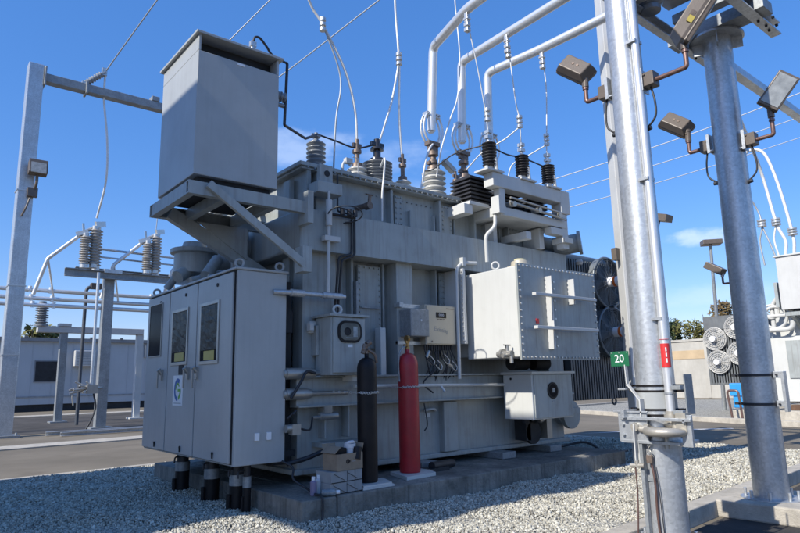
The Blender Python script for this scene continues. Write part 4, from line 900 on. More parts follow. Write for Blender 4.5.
# ------------------------------------------------------------------ gas cylinders
def gas(x, y, h, r, mkey, name, label, nozzle, valve):
    c = thing(name, label, 'gas cylinder', (x, y, .252))
    mb = MB(); zb = .30
    pr = [(0, r * .96), (.03, r), (h - r * 1.25, r)] + [(h - r * 1.25 + r * 1.15 * math.sin(a), r * (.22 + .78 * math.cos(a))) for a in [PI / 2 * k / 8 for k in range(1, 9)]]
    pr.append((h + .04, r * .22)); mb.lathe((x, y, zb), pr, n=32, crisp=False); obj('body', mb, mkey, c)
    mb = MB(); z = zb + h + .04
    mb.lathe((x, y, z), [(0, .032), (.03, .032), (.035, .02), (.09, .02), (.09, .035), (.12, .035)], n=12); mb.cyl((x, y, z + .055), (x - .08, y - .02, z + .055), .016); mb.cyl((x - .02, y, z + .15), (x + .02, y, z + .15), .05, n=10) if valve else mb.cyl((x, y, z + .12), (x + .06, y, z + .15), .035)
    obj('valve', mb, nozzle, c)
    if not valve:
        mb = MB(); mb.tube([(x, y - .03, z + .05), (x + .09, y - .06, z - .02), (x + .12, y - .05, z - .12)], .02); mb.cyl((x - .06, y, z), (x - .02, y, z + .12), .03); obj('regulator', mb, 'rustbrown', c)
    else:
        mb = MB(); mb.tube([(x - .06, y - .02, z + .05), (x - .15, y - .02, z - .03), (x - .17, y, z - .2), (x - .16, y, z - .45)], .012); obj('hose', mb, 'film', c)
    return c
gas(4.86, 6.62, 1.56, .128, 'black', 'gas_cylinder', 'black gas cylinder chained to the transformer beside the cardboard boxes', 'rustbrown', False)
gas(5.76, 6.86, 1.64, .145, 'red', 'gas_cylinder', 'bright red gas cylinder with brass valve standing on the pad', 'brass', True)
for (x, y, r, z, lab) in ((4.86, 6.62, .128, 1.40, 'steel chain round the black gas cylinder'), (5.76, 6.86, .145, 1.45, 'steel chain round the red gas cylinder')):
    mb = MB(); n = 22
    for k in range(n):
        a = PI + .35 + (PI - .7 + 0) * k / (n - 1); p = Vector((x + (r + .012) * math.cos(a), y + (r + .012) * math.sin(a), z + random.uniform(-.006, .006)))
        mb.torus(p, (math.cos(a + k % 2 * 1.2), math.sin(a + k % 2 * 1.2), .6 * (k % 2)), .013, .0045, 8, 5)
    for sx in (-1, 1):
        for k in range(10):
            q = k / 10; p = Vector((x + sx * (r + .01 + .1 * q), y - .02 + .5 * q, z + .02 * q)); mb.torus(p, (0, k % 2, 1 - k % 2), .014, .0045, 8, 5)
    tag(obj('chain', mb, 'steel'), lab, 'chain')
mb = MB(); mb.prism([(4.60, 6.36), (5.08, 6.36), (5.22, 6.75), (4.75, 6.92)], .253, .275, 'z'); mb.prism([(4.62, 6.38), (5.06, 6.38), (5.2, 6.75), (4.76, 6.9)], .276, .298, 'z')
tag(obj('tray', mb, 'paint_light', bevel=.006), 'pale tray under the black gas cylinder', 'tray')
mb = MB(); mb.prism([(5.45, 6.56), (6.0, 6.60), (6.2, 7.05), (5.6, 7.1)], .253, .298, 'z'); tag(obj('tray', mb, 'paint_light', bevel=.006), 'pale grey tray under the red gas cylinder', 'tray')
mb = MB(); mb.cyl((6.2, 6.9, .33), (6.75, 7.05, .31), .06, n=10); mb.box(6.1, 6.5, 6.85, 7.05, .253, .30); tag(obj('foam_roll', mb, 'wire_dark'), 'dark roll lying on the pad right of the red cylinder', 'roll')

# ------------------------------------------------------------------ cartons and bottles
def carton(name, c, ang, w, d, h, mkey, open_=False):
    ca, sa = math.cos(ang), math.sin(ang); X = Vector((ca, sa, 0)); Y = Vector((-sa, ca, 0)); c = Vector(c)
    mb = MB()
    if not open_: mb.obox(c + Vector((0, 0, h / 2)), X, Y, (0, 0, 1), w / 2, d / 2, h / 2)
    else:
        tk = .005
        for s_ in (-1, 1):
            mb.obox(c + X * s_ * (w / 2 - tk) + Vector((0, 0, h / 2)), X, Y, (0, 0, 1), tk, d / 2, h / 2)
            mb.obox(c + Y * s_ * (d / 2 - tk) + Vector((0, 0, h / 2)), X, Y, (0, 0, 1), w / 2 - 2 * tk, tk, h / 2)
        mb.obox(c + Vector((0, 0, .01)), X, Y, (0, 0, 1), w / 2 - .012, d / 2 - .012, .006)
        mb.obox(c - X * (w / 2 - .03) + Y * .02 + Vector((0, 0, h + .045)), X * .8 + Vector((0, 0, .6)), Y, X * -.6 + Vector((0, 0, .8)), .06, d / 2, .003)
        mb.obox(c + X * (w / 2 + .0) + Vector((0, 0, h + .05)), X * .3 + Vector((0, 0, .95)), Y, X * -.95 + Vector((0, 0, .3)), .055, d / 2, .003)
        mb.obox(c - X * .1 + Y * (d / 2) + Vector((0, 0, h + .05)), X, Y * .3 + Vector((0, 0, .95)), Y * .95 - Vector((0, 0, .3)), .1, .06, .003)
    return mb, X, Y
ang = .05
for k in range(2):
    c = Vector((4.36, 6.52, .254 + k * .128)); mb, X, Y = carton('c', c, ang + k * .04, .47, .30, .126, 'cardgrey')
    o = obj('carton', mb, 'cardgrey', bevel=.003); tag(o, ['lower of the two striped grey cartons lying on the pad', 'upper striped grey carton, carrying the open cardboard box'][k], 'carton', 'striped cartons on the pad')
    mb = MB()
    for q in range(2):
        a = c - Y * .1515 - X * (.2 - q * .2) + Vector((0, 0, .105)); mb.beam(a, a + X * .16 - Vector((0, 0, .085)), .003, .012, up=Y)
    mb.beam(c - Y * .1515 - X * .235 + Vector((0, 0, .005)), c - Y * .1515 + X * .235 + Vector((0, 0, .005)), .002, .008)
    mb.beam(c - Y * .1515 + X * .12 + Vector((0, 0, .01)), c - Y * .1515 + X * .12 + Vector((0, 0, .12)), .002, .008, up=Y)
    mb.beam(c - Y * .1515 - X * .0 + Vector((0, 0, .01)), c - Y * .1515 - X * .0 + Vector((0, 0, .12)), .002, .006, up=Y)
    obj('printed_stripes', mb, 'black', o)
mb, X, Y = carton('c', (4.40, 6.50, .512), .10, .40, .27, .19, 'card', True)
o = obj('cardboard_box', mb, 'card'); tag(o, 'open brown cardboard box with raised flaps on top of the grey cartons', 'cardboard box')
mb = MB(); c = Vector((4.40, 6.50, .512)) - Y * .1375
mb.obox(c + X * -.02 + Vector((0, 0, .1)), X, Y, (0, 0, 1), .022, .001, .012); mb.torus(c + X * -.035 + Vector((0, 0, .1)), Y, .022, .006, 14, 4, .6, 5.2); obj('printed_mark', mb, 'black', o)
mb = MB(); text_mb(mb, 'com', .035, c + X * .055 + Vector((0, 0, .1)), X, (0, 0, 1), .0008); obj('printed_text', mb, 'wire_grey', o)
mb = MB(); mb.lathe((4.50, 6.50, .60), [(0, .07), (.14, .07), (.15, .075), (.20, .075)], n=20); mb.torus((4.5, 6.5, .8), (0, .5, 1), .05, .02, 14, 6); tag(obj('roll', mb, 'plastic_white'), 'white roll of tape sticking out of the cardboard box', 'roll')
mb = MB(); mb.box(4.27, 4.42, 6.44, 6.56, .60, .76); mb.cyl((4.53, 6.4, .62), (4.56, 6.42, .76), .05, n=12); tag(obj('black_tool', mb, 'black', bevel=.01), 'black tool lying inside the open cardboard box', 'tool')
def bottle(x, y, lab, mkey, lying=False):
    t_ = thing('bottle', lab, 'bottle', (x, y, .252), 'bottles beside the cartons')
    mb = MB(); base = (x, y, .253) if not lying else (x - .09, y - .01, .292); ax = (0, 0, 1) if not lying else (.9, -.42, 0)
    mb.lathe(base, [(0, .036), (.005, .039), (.15, .039), (.17, .02)], axis=ax, n=18); b_ = obj('body', mb, mkey, t_)
    q = Vector(base) + Vector(ax).normalized() * .17
    mb = MB(); mb.cyl(q, q + Vector(ax).normalized() * .04, .022, n=14); obj('cap', mb, 'white', b_)
bottle(4.00, 6.52, 'purple and white bottle standing left of the cartons', 'purple')
bottle(4.12, 6.60, 'white bottle standing right beside the cartons', 'plastic_white')
bottle(4.12, 6.40, 'pale bottle lying on its side in front of the cartons', 'film', True)
mb = MB(); mb.tube([(3.9, 7.1, .6), (4.0, 7.0, .52), (3.95, 6.9, .4), (4.05, 6.75, .3), (4.0, 6.5, .275), (3.98, 6.3, .262), (3.97, 6.27, .12), (3.95, 6.25, .02)], .014)
mb.tube([(4.0, 7.15, .55), (4.25, 7.1, .6), (4.5, 7.05, .68), (4.6, 7.15, .66)], .03); tag(obj('earth_cable', mb, 'wire_dark'), 'dark cable running down over the pad corner below the cabinet', 'cable')
mb = MB(); mb.tube([(9.2, 7.15, .30), (9.9, 7.3, .30), (10.3, 7.1, .33), (10.6, 6.9, .1), (11.3, 7.2, .04), (12.4, 7.3, .04), (12.9, 7.0, .04)], .022); tag(obj('hose', mb, 'wire_dark'), 'black hose trailing off the right end of the pad', 'hose')

# ------------------------------------------------------------------ bus pipes with expansion connectors
pipes = [((7.78, 8.4, 6.30), [(7.78, 8.4, 6.30), (7.74, 8.22, 7.98), (7.30, 6.85, 7.93), (7.15, 5.2, 7.93), (7.1, 1.5, 7.93)], 'tallest bare metal pipe, nearest the tank end, rising from the left connector'),
         ((8.63, 8.4, 6.28), [(8.63, 8.4, 6.28), (8.60, 8.30, 7.98), (8.44, 5.6, 7.96), (8.4, 1.5, 7.96)], 'middle of the three bent metal pipes, rising from the middle connector'),
         ((9.44, 8.4, 6.30), [(9.44, 8.4, 6.30), (9.38, 8.30, 7.98), (9.48, 7.0, 7.96), (9.52, 5.6, 7.96), (9.5, 1.5, 7.96)], 'lowest bent metal pipe in view, running behind the thick steel pole')]
for b0, pts, lab in pipes:
    mb = MB(); mb.bend(pts, .088, .16, 16); mb.cyl(b0, (b0[0], b0[1], b0[2] - .03), .06)
    tag(obj('busbar_pipe', mb, 'alu'), lab, 'busbar pipe', 'bent busbar pipes above the tank')
for i, (x, lab) in enumerate(((7.80, 'curved strap connector under the tallest left pipe'), (8.64, 'curved strap connector under the middle pipe'), (9.45, 'curved strap connector under the right pipe'))):
    t = thing('expansion_connector', lab, 'connector', (x, 8.4, 6.05), 'curved strap connectors')
    for s_ in (-1, 1):
        for dy in (-.045, .045):
            mb = MB(); pts = [(x + s_ * .10, 8.4 + dy, 6.62), (x + s_ * .16, 8.4 + dy, 6.60), (x + s_ * .235, 8.4 + dy, 6.42), (x + s_ * .235, 8.4 + dy, 6.24), (x + s_ * .15, 8.4 + dy, 6.08), (x + s_ * .06, 8.4 + dy, 6.05)]
            mb.tube(pts, .022, 6); obj('strap', mb, 'alu', t)
    mb = MB(); mb.box(x - .17, x + .17, 8.33, 8.47, 6.58, 6.66); mb.bolts([(x + d, 8.33, 6.62) for d in (-.14, -.07, .07, .14)], (0, -1, 0), .018, .03); obj('clamp', mb, 'steel', t)
    mb = MB(); mb.box(x - .14, x + .14, 8.33, 8.47, 5.99, 6.07); mb.lathe((x, 8.4, 5.44), [(0, .09), (.08, .09), (.08, .055), (.2, .055), (.2, .085), (.26, .085), (.26, .05), (.38, .05), (.38, .08), (.44, .08), (.44, .05), (.56, .05)], n=14); mb.box(x - .13, x + .09, 8.36, 8.44, 5.60, 5.66); obj('terminal_stack', mb, 'rustbrown' if i < 2 else 'steel', t)
mb = MB(); mb.obox((8.12, 8.3, 5.62), (.85, 0, -.52), (0, 1, 0), (.52, 0, .85), .16, .06, .05); tag(obj('tag_plate', mb, 'stainless', bevel=.008), 'tilted small metal box hanging beside the first tall bushing', 'box')

# ------------------------------------------------------------------ wires
def spacer(mb, p, r=.055):
    for dz in (-.09, 0, .09): mb.lathe((p[0], p[1], p[2] + dz - .025), [(0, .03), (.0, r), (.05, r), (.05, .03)], n=10)
def wire(pts, r, mkey, label, cat='cable', group=None, sp=()):
    mb = MB(); mb.tube(pts, r, 7); o = obj('overhead_cable', mb, mkey); tag(o, label, cat, group)
    for p in sp:
        mb = MB(); spacer(mb, p); obj('spacer', mb, 'steel', o)
    return o
wire([(4.2, 7.7, 8.5), (4.785, 8, 7.692), (5.055, 8, 7.345), (5.489, 8, 6.682), (5.688, 8, 6.021), (5.722, 8, 5.42)], .022, 'wire', 'thick white cable dropping to the pale bushing behind the grey one', sp=((5.05, 8, 7.35),))
wire([(5.055, 8, 7.345), (5.35, 8, 6.7), (5.40, 8, 6.3), (5.307, 8, 5.743), (5.248, 8, 4.68)], .015, 'wire_grey', 'thin grey cable branching off the clamp to the tank lid')
wire([(6.5, 7.8, 9.6), (6.609, 8, 8.428), (6.673, 8, 7.255), (6.647, 8, 6.282), (6.673, 8, 5.6), (6.70, 8, 5.4)], .021, 'wire', 'straight white cable dropping to the second pale bushing', sp=((6.67, 8, 7.27),))
wire([(6.67, 8, 7.2), (6.491, 8, 6.428), (6.3, 8, 5.87), (6.163, 8, 5.5)], .019, 'wire', 'white cable curving left from the clamp to the dark capped bushing')
D1 = wire([(7.30, 6.85, 7.82), (7.34, 6.87, 7.6), (7.55, 6.9, 6.9), (7.75, 6.95, 6.2), (7.80, 6.95, 5.80)], .011, 'wire', 'thin dropper from the left pipe to the tallest black insulator', sp=((7.80, 6.95, 6.12),))
D2 = wire([(8.45, 6.95, 7.84), (8.52, 6.95, 7.3), (8.6, 6.95, 6.6), (8.68, 6.95, 6.25), (8.68, 6.95, 5.75)], .012, 'wire', 'thin dropper from the middle pipe to the middle black insulator', sp=((8.68, 6.95, 6.22), (8.46, 6.95, 7.55)))
D3 = wire([(9.50, 6.95, 7.86), (9.56, 6.95, 7.2), (9.50, 6.95, 6.4), (9.45, 6.95, 5.98), (9.44, 6.95, 5.7)], .012, 'wire', 'thin dropper from the right pipe to the right black insulator', sp=((9.46, 6.95, 6.05),))
wire([(8.68, 6.95, 6.12), (8.5, 7.2, 5.9), (8.35, 7.6, 5.75), (8.3, 8.0, 5.5)], .013, 'wire', 'pale jumper curving from the middle dropper back to the tank')
wire([(9.46, 6.95, 5.95), (9.2, 7.2, 5.75), (9.05, 7.5, 5.6), (9.0, 7.6, 5.2)], .013, 'wire', 'pale jumper curving from the right dropper back to the tank')
for (p, lab) in (((7.30, 6.87, 7.70), 'metal dropper clamp under the left pipe'), ((8.44, 6.95, 7.72), 'metal dropper clamp under the middle pipe'), ((9.49, 6.95, 7.74), 'metal dropper clamp under the right pipe')):
    mb = MB(); mb.box(p[0] - .035, p[0] + .035, p[1] - .035, p[1] + .035, p[2] - .02, p[2] + .16); mb.box(p[0] - .05, p[0] + .05, p[1] - .05, p[1] + .05, p[2] + .02, p[2] + .06); mb.box(p[0] - .045, p[0] + .045, p[1] - .045, p[1] + .045, p[2] - .1, p[2] - .03); mb.box(p[0] - .045, p[0] + .045, p[1] - .045, p[1] + .045, p[2] - .2, p[2] - .13)
    tag(obj('dropper_clamp', mb, 'steel', bevel=.008), lab, 'clamp', 'clamps under the pipes')
wire([(8.0, 7.8, 9.9), (8.177, 8, 9.061), (8.25, 8, 7.9), (8.15, 8, 7.0), (7.9, 8, 6.4), (7.65, 8, 5.76), (7.7, 8.2, 5.3)], .015, 'wire', 'pale cable passing behind the left pipe and down to the first tall bushing')
wire([(7.72, 8.3, 5.98), (7.5, 8.15, 5.8), (7.25, 8.0, 5.45), (7.07, 8.0, 4.68)], .02, 'wire', 'short white jumper looping from the left connector to the lid')
wire([(7.95, 7.0, 5.56), (8.3, 6.97, 5.50), (8.68, 6.95, 5.52), (9.05, 6.95, 5.50), (9.44, 6.95, 5.47)], .014, 'wire_dark', 'dark line linking the three black insulators')
wire([(7.72, 7.0, 5.55), (7.5, 7.5, 5.5), (7.35, 7.9, 5.3), (7.2, 8.0, 5.25)], .012, 'wire_dark', 'dark line from the tallest black insulator back to the tall bushing')
wire([(5.45, 24.1, 13.4), (6.2, 20.7, 14.95), (9, 8.5, 20.6)], .025, 'wire_grey', 'overhead wire rising steeply from the left gantry crossbeam')
wire([(5.45, 24.1, 13.3), (5.49, 24.2, 12.3), (5.70, 24.2, 10.7), (5.80, 24.4, 9.2), (5.75, 25.2, 7.9)], .04, 'wire', 'white dropper hanging from the gantry wire to the left switch')
wire([(8.3, 26.2, 7.9), (8.35, 26, 9.5), (8.4, 25, 12.4)], .018, 'wire_grey', 'fine dark wire hanging behind the high box to the second switch pole')
wire([(11.0, 27.0, 17.2), (11.3, 26.4, 17.76), (12.66, 24.8, 19.7), (16, 21, 24.5)], .03, 'wire_grey', 'overhead wire crossing the sky right above the high box')
wire([(8.6, 21, 11.3), (9.77, 18.4, 12.15), (11.18, 14.3, 13.6), (12.5, 10.5, 14.9)], .022, 'wire_grey', 'overhead wire slanting up between the two white droppers')
for i, (a, b_) in enumerate((((30, 24.5, 13.2), (45, 11.6, 19.7)), ((30, 25.6, 12.3), (51, 12.6, 20.3)), ((30, 26.2, 11.2), (57, 14.2, 20.8)))):
    wire([a, ((a[0] + b_[0]) / 2, (a[1] + b_[1]) / 2, (a[2] + b_[2]) / 2 - .25), b_], .03, 'wire', ['uppermost of the three far thin wires crossing behind the steel poles', 'middle one of the three far thin wires crossing behind the steel poles', 'lowest of the three far thin wires crossing behind the steel poles'][i], group='far thin wires')
# ------------------------------------------------------------------ thick pole with the hand wheel
PX, PY = 6.25, 3.43
PLACE = (.95, Vector((6.25, 3.43, 0)), Vector((5.9375, 3.2585, .0775)))
t = thing('steel_pole', 'thickest nearest galvanised steel pole with clamp bands, left of the other tall pole', 'pole', (PX, PY, -.14))
mb = MB(); mb.cyl((PX, PY, -.12), (PX, PY, 9.2), .198, .158, 40); obj('shaft', mb, 'galv', t)
mb = MB(); mb.box(PX - .32, PX + .32, PY - .32, PY + .32, -.138, -.10)
for a in range(8): mb.cyl((PX + .26 * math.cos(a * .785), PY + .26 * math.sin(a * .785), -.10), (PX + .26 * math.cos(a * .785), PY + .26 * math.sin(a * .785), .0), .018, n=6)
obj('base_plate', mb, 'galv', t, bevel=.005)
def band(x, y, z, r, h=.05, mk='dark', parent=None, ears=((0, 1), (0, -1)), name='clamp_band'):
    mb = MB(); mb.lathe((x, y, z - h / 2), [(0, r - .004), (0, r + .012), (h, r + .012), (h, r - .004)], n=36)
    for ex, ey in ears:
        c = Vector((x + ex * (r + .045), y + ey * (r + .045), z)); mb.obox(c, (ex, ey, 0), (-ey, ex, 0), (0, 0, 1), .055, .03, h / 2)
        mb.cyl(c + Vector((-.08, 0, 0)), c + Vector((.08, 0, 0)), .012, n=6)
    return obj(name, mb, mk, parent)
for z in (1.44, 1.385, 1.20, 1.145): band(PX, PY, z, .186, .022, 'black', t)
mb = MB(); mb.cyl((PX, PY, 1.21), (PX, PY, 1.38), .196, .196, 36); obj('rubber_sleeve', mb, 'paint_cab', t)
# side plates of the bracket
mb = MB()
mb.box(6.0, 6.02, 3.42, 3.74, .88, 1.17); mb.box(5.98, 6.0, 3.40, 3.78, 1.17, 1.19); mb.box(5.92, 6.3, 3.62, 3.66, 1.12, 1.20); mb.box(5.94, 6.3, 3.60, 3.68, 1.40, 1.42)
mb.box(6.02, 6.06, 2.98, 3.08, .86, 1.16); mb.box(5.97, 6.02, 2.96, 3.70, 1.10, 1.13); mb.box(5.99, 6.4, 3.1, 3.72, .87, .90)
mb.bolts([(6.0, 3.68, 1.05), (6.0, 3.55, 1.05), (6.0, 3.68, .95), (6.0, 3.03, 1.1)], (-1, 0, 0), .016, .03); obj('bracket_plate', mb, 'galv', t, bevel=.003)
mb = MB(); mb.box(6.12, 6.28, 3.05, 3.065, 1.16, 1.55); mb.box(6.05, 6.12, 3.065, 3.16, 1.40, 1.44); mb.box(6.05, 6.12, 3.065, 3.16, 1.16, 1.20); obj('side_plate', mb, 'galv_dull', t, bevel=.003)
mb = MB(); mb.beam((6.02, 3.615, 1.66), (6.02, 3.61, 1.44), .01, .045, up=(1, 0, 0)); mb.beam((6.02, 3.61, 1.46), (6.02, 3.47, 1.28), .012, .045, up=(1, 0, 0)); mb.beam((6.015, 3.47, 1.31), (6.015, 3.47, 1.12), .012, .07, up=(1, 0, 0)); arm = obj('sign_arm', mb, 'paint_white', t)
# number sign
t2 = thing('number_sign', 'small green sign reading 20 beside the thick pole', 'sign', (6.03, 3.67, 1.64))
mb = MB(); mb.box(6.005, 6.012, 3.565, 3.775, 1.645, 1.80); obj('plate', mb, 'green', t2, bevel=.002)
mb = MB(); text_mb(mb, '20', .115, (6.003, 3.672, 1.722), (0, -1, 0), (0, 0, 1), .001); obj('numerals', mb, 'white', t2)
mb = MB(); mb.bolts([(6.004, y, 1.785) for y in (3.58, 3.76, 3.67)] , (-1, 0, 0), .006, .004); obj('screw', mb, 'steel', t2)
# operating pipe with red sticker
t = thing('operating_pipe', 'slim shiny operating pipe running up the right side of the thick pole', 'operating pipe', (6.14, 3.24, 1.15))
ox, oy = 6.13, 3.225
mb = MB(); mb.cyl((ox, oy, 1.15), (ox + .03, oy + .03, 9.0), .043, .043, 20); obj('pipe', mb, 'alu', t)
mb = MB(); mb.cyl((ox, oy, 1.62), (ox, oy, 1.86), .0445, n=20, caps=False); mb.cyl((ox, oy, 1.9), (ox, oy, 1.905), .046, n=20); s_ = obj('warning_sticker', mb, 'redlabel', t)
mb = MB()
for k in range(3): mb.obox((ox - .036, oy - .027, 1.69 + k * .055), (.8, .6, 0), (-.6, .8, 0), (0, 0, 1), .004, .006, .02)
obj('sticker_mark', mb, 'white', s_)
mb = MB()
for z in (2.1, 3.6, 5.2, 6.8): mb.box(ox - .05, ox + .1, oy - .02, oy + .09, z, z + .03)
mb.cyl((ox, oy, 1.36), (ox, oy, 1.38), .052, n=20); obj('guide_clip', mb, 'galv', t)
t = thing('hand_wheel_drive', 'cast hand wheel gear with hanging crank on the thick pole', 'hand wheel', (6.1, 3.25, .9))
mb = MB(); mb.lathe((ox, oy, 1.02), [(0, .06), (.03, .075), (.05, .075), (.05, .05), (.10, .05), (.10, .07), (.135, .07), (.135, .05), (.17, .05)], n=20); mb.box(6.0, 6.12, 3.02, 3.12, 1.0, 1.18); mb.cyl((6.05, 3.15, 1.0), (6.05, 3.15, 1.12), .035); mb.box(ox + .02, PX, oy - .05, oy + .05, 1.0, 1.06); obj('gear_housing', mb, 'handwheel', t)
mb = MB(); mb.torus((6.02, 3.24, 1.0), (0, 0, 1), .175, .042, 40, 12); mb.cyl((6.02, 3.24, .975), (6.02, 3.24, 1.03), .14, n=28)
obj('wheel', mb, 'handwheel', t)
mb = MB(); mb.cyl((6.02, 3.24, .83), (6.02, 3.24, .97), .022, n=10); mb.cyl((6.02, 3.46, 1.02), (6.0, 3.56, 1.03), .03, n=12); mb.cyl((5.96, 3.54, 1.03), (6.02, 3.54, 1.03), .042, n=16); mb.lathe((6.0, 3.40, 1.01), [(0, .05), (.05, .05), (.05, .035), (.1, .035)], axis=(0, 1, 0), n=14); obj('hub', mb, 'handwheel', t)
mb = MB(); mb.beam((5.965, 3.54, 1.06), (5.965, 3.545, .70), .014, .05, up=(1, 0, 0)); obj('crank_arm', mb, 'paint_white', t, bevel=.004)
mb = MB(); mb.cyl((5.97, 3.47, .66), (5.97, 3.62, .65), .022, n=12); mb.cyl((5.965, 3.545, .64), (5.965, 3.545, .71), .02, n=10); obj('crank_handle', mb, 'handwheel', t)
wire([(5.97, 3.57, .64), (5.98, 3.575, .4), (5.96, 3.58, .15), (5.95, 3.6, -.1)], .008, 'rustpipe', 'thin brown cord hanging straight down from the crank handle', 'cord')
t = thing('padlock', 'weathered padlock and chain hanging on the lower part of the thick pole', 'padlock', (6.02, 3.4, .7))
mb = MB(); mb.box(5.99, 6.03, 3.40, 3.46, .68, .76); obj('lock_body', mb, 'rustbrown', t, bevel=.006)
mb = MB(); mb.torus((6.01, 3.43, .78), (1, 0, 0), .024, .006, 12, 5)
for k in range(7): mb.torus((6.015, 3.43, .83 + k * .022), (k % 2, 1 - k % 2, 0), .013, .0045, 8, 5)
obj('shackle', mb, 'stainless', t)
wire([(6.02, 3.42, .68), (6.02, 3.40, .5), (6.03, 3.41, .2), (6.04, 3.40, -.1)], .012, 'rustpipe', 'brown conduit running down the front of the thick pole', 'cord')
wire([(6.03, 3.395, .66), (6.03, 3.37, .4), (6.04, 3.365, .1), (6.05, 3.36, -.1)], .005, 'wire_dark', 'fine dark wire beside the brown conduit on the thick pole', 'cord')
mb = MB(); mb.box(6.0, 6.05, 3.495, 3.53, -.12, .9); mb.box(6.05, 6.08, 3.40, 3.53, .5, .54); tag(obj('conduit_strip', mb, 'galv_dull'), 'flat grey conduit strip up the left edge of the thick pole', 'conduit')

PLACE = None
mb = MB(); mb.obox((5.95, 3.22, -.10), (1, .06, 0), (-.06, 1, 0), (0, 0, 1), .42, .38, .045); tag(obj('concrete_footing', mb, 'kerb', bevel=.01), 'low concrete footing under the thick pole at the bottom of the picture', 'footing')
# second pole behind the thick one
t = thing('bus_support_post', 'pale square steel post standing just behind the thick pole on its left', 'post', (10.3, 5.9, 0))
mb = MB(); mb.obox((10.3, 5.93, 5.45), (.8, -.6, 0), (.6, .8, 0), (0, 0, 1), .19, .15, 5.5); obj('post', mb, 'paint_white', t, bevel=.01)
mb = MB(); mb.box(9.98, 10.62, 5.6, 6.25, -.02, .04); obj('base_plate', mb, 'galv', t)
mb = MB(); mb.box(10.0, 10.13, 6.0, 6.1, 3.6, 3.82); mb.cyl((10.42, 5.6, 3.5), (10.42, 5.6, 3.8), .04, n=10); obj('junction_box', mb, 'bronze', t)
mb = MB(); mb.obox((10.45, 5.35, 4.3), (0, 1, .3), (1, 0, 0), (0, -.3, 1), .16, .12, .06); mb.cyl((10.4, 5.4, 4.1), (10.4, 5.8, 4.1), .025); mb.cyl((10.4, 5.4, 4.1), (10.43, 5.36, 4.28), .025); obj('lamp', mb, 'bronze', t)

# right pole
QX, QY = 8.45, 3.28
t = thing('switch_pole', 'tall shaded galvanised pole at right carrying the overhead switch platform', 'pole', (QX, QY, 0))
mb = MB(); mb.cyl((QX, QY, .06), (QX, QY, 6.06), .197, .182, 40); obj('shaft', mb, 'galv', t)
mb = MB(); mb.lathe((QX, QY, .0), [(0, .34), (.07, .34), (.07, .2), (.12, .2)], n=32)
for a in range(8): mb.cyl((QX + .28 * math.cos(a * .785 + .3), QY + .28 * math.sin(a * .785 + .3), .07), (QX + .28 * math.cos(a * .785 + .3), QY + .28 * math.sin(a * .785 + .3), .16), .02, n=6)
obj('base_flange', mb, 'galv', t)
mb = MB()
for k in range(4):
    a = k * PI / 2 + .4; mb.obox((QX + .24 * math.cos(a), QY + .24 * math.sin(a), 5.98), (math.cos(a), math.sin(a), 0), (-math.sin(a), math.cos(a), 0), (0, 0, 1), .07, .008, .08)
mb.cyl((QX, QY, 6.06), (QX, QY, 6.09), .34, n=36); obj('top_flange', mb, 'galv', t)
for z in (1.52, 1.17): band(QX, QY, z, .196, .03, 'wire_dark', t)
mb = MB(); mb.box(8.40, 8.46, 3.0, 3.08, 1.48, 1.56); mb.box(8.40, 8.46, 3.0, 3.08, 1.14, 1.21); mb.box(8.40, 8.50, 2.965, 3.0, 1.08, 1.56); obj('clamp_bracket', mb, 'galv', t, bevel=.003)
mb = MB(); mb.obox((8.55, 3.25, -.04), (1, .06, 0), (-.06, 1, 0), (0, 0, 1), .62, .50, .10); tag(obj('concrete_footing', mb, 'kerb', bevel=.02), 'pale concrete footing under the right hand pole', 'footing')
t = thing('switch_platform', 'grey steel beam platform on top of the right hand pole', 'platform', (8.3, 3.2, 6.1))
def cbeam(p0, p1, w, h, name='beam', mk='galv'):
    mb = MB(); mb.channel(p0, p1, w, h, .018); 
    return obj(name, mb, mk, t)
cbeam((6.2, 3.58, 6.05), (8.95, 3.60, 6.05), .10, .17); cbeam((6.6, 2.72, 6.16), (9.0, 2.72, 6.16), .13, .18); 
mb = MB(); mb.box(8.15, 8.42, 2.55, 3.80, 6.092, 6.24); mb.box(8.12, 8.15, 2.55, 3.80, 6.09, 6.25); obj('cross_beam', mb, 'galv_dull', t)
mb = MB(); mb.box(7.68, 7.84, 2.3, 3.5, 6.14, 6.26); obj('cross_beam', mb, 'galv_dull', t)
mb = MB(); mb.bolts([(8.7, 2.655, 6.2), (8.8, 2.655, 6.12), (8.5, 2.655, 6.2), (8.3, 2.655, 6.12)], (0, -1, 0), .02, .03); mb.bolts([(8.75, 2.72, 6.07), (8.6, 2.70, 6.07), (8.4, 2.72, 6.07), (8.5, 3.6, 5.965)], (0, 0, -1), .018, .02); obj('bolt', mb, 'dark', t)
mb = MB(); sheds(mb, (7.12, 3.50, 6.16), .5, .10, .16, 5); mb.cyl((7.12, 3.5, 6.10), (7.12, 3.5, 6.16), .12, n=14); obj('insulator', mb, 'porc_grey', t)
mb = MB(); sheds(mb, (7.75, 2.9, 6.27), .5, .10, .16, 5); obj('insulator', mb, 'porc_grey', t)
mb = MB(); mb.box(7.2, 7.6, 3.15, 3.5, 6.3, 6.45); mb.cyl((6.9, 3.62, 6.18), (7.5, 3.62, 6.18), .03); mb.box(6.8, 6.9, 3.3, 3.7, 6.14, 6.3); obj('mechanism', mb, 'stainless', t)
mb = MB(); mb.beam((9.0, 3.55, 6.12), (16, 3.60, 6.12), .14, .13); tag(obj('steel_beam', mb, 'galv', bevel=.01), 'long plain steel beam running off right behind the shaded pole', 'beam')

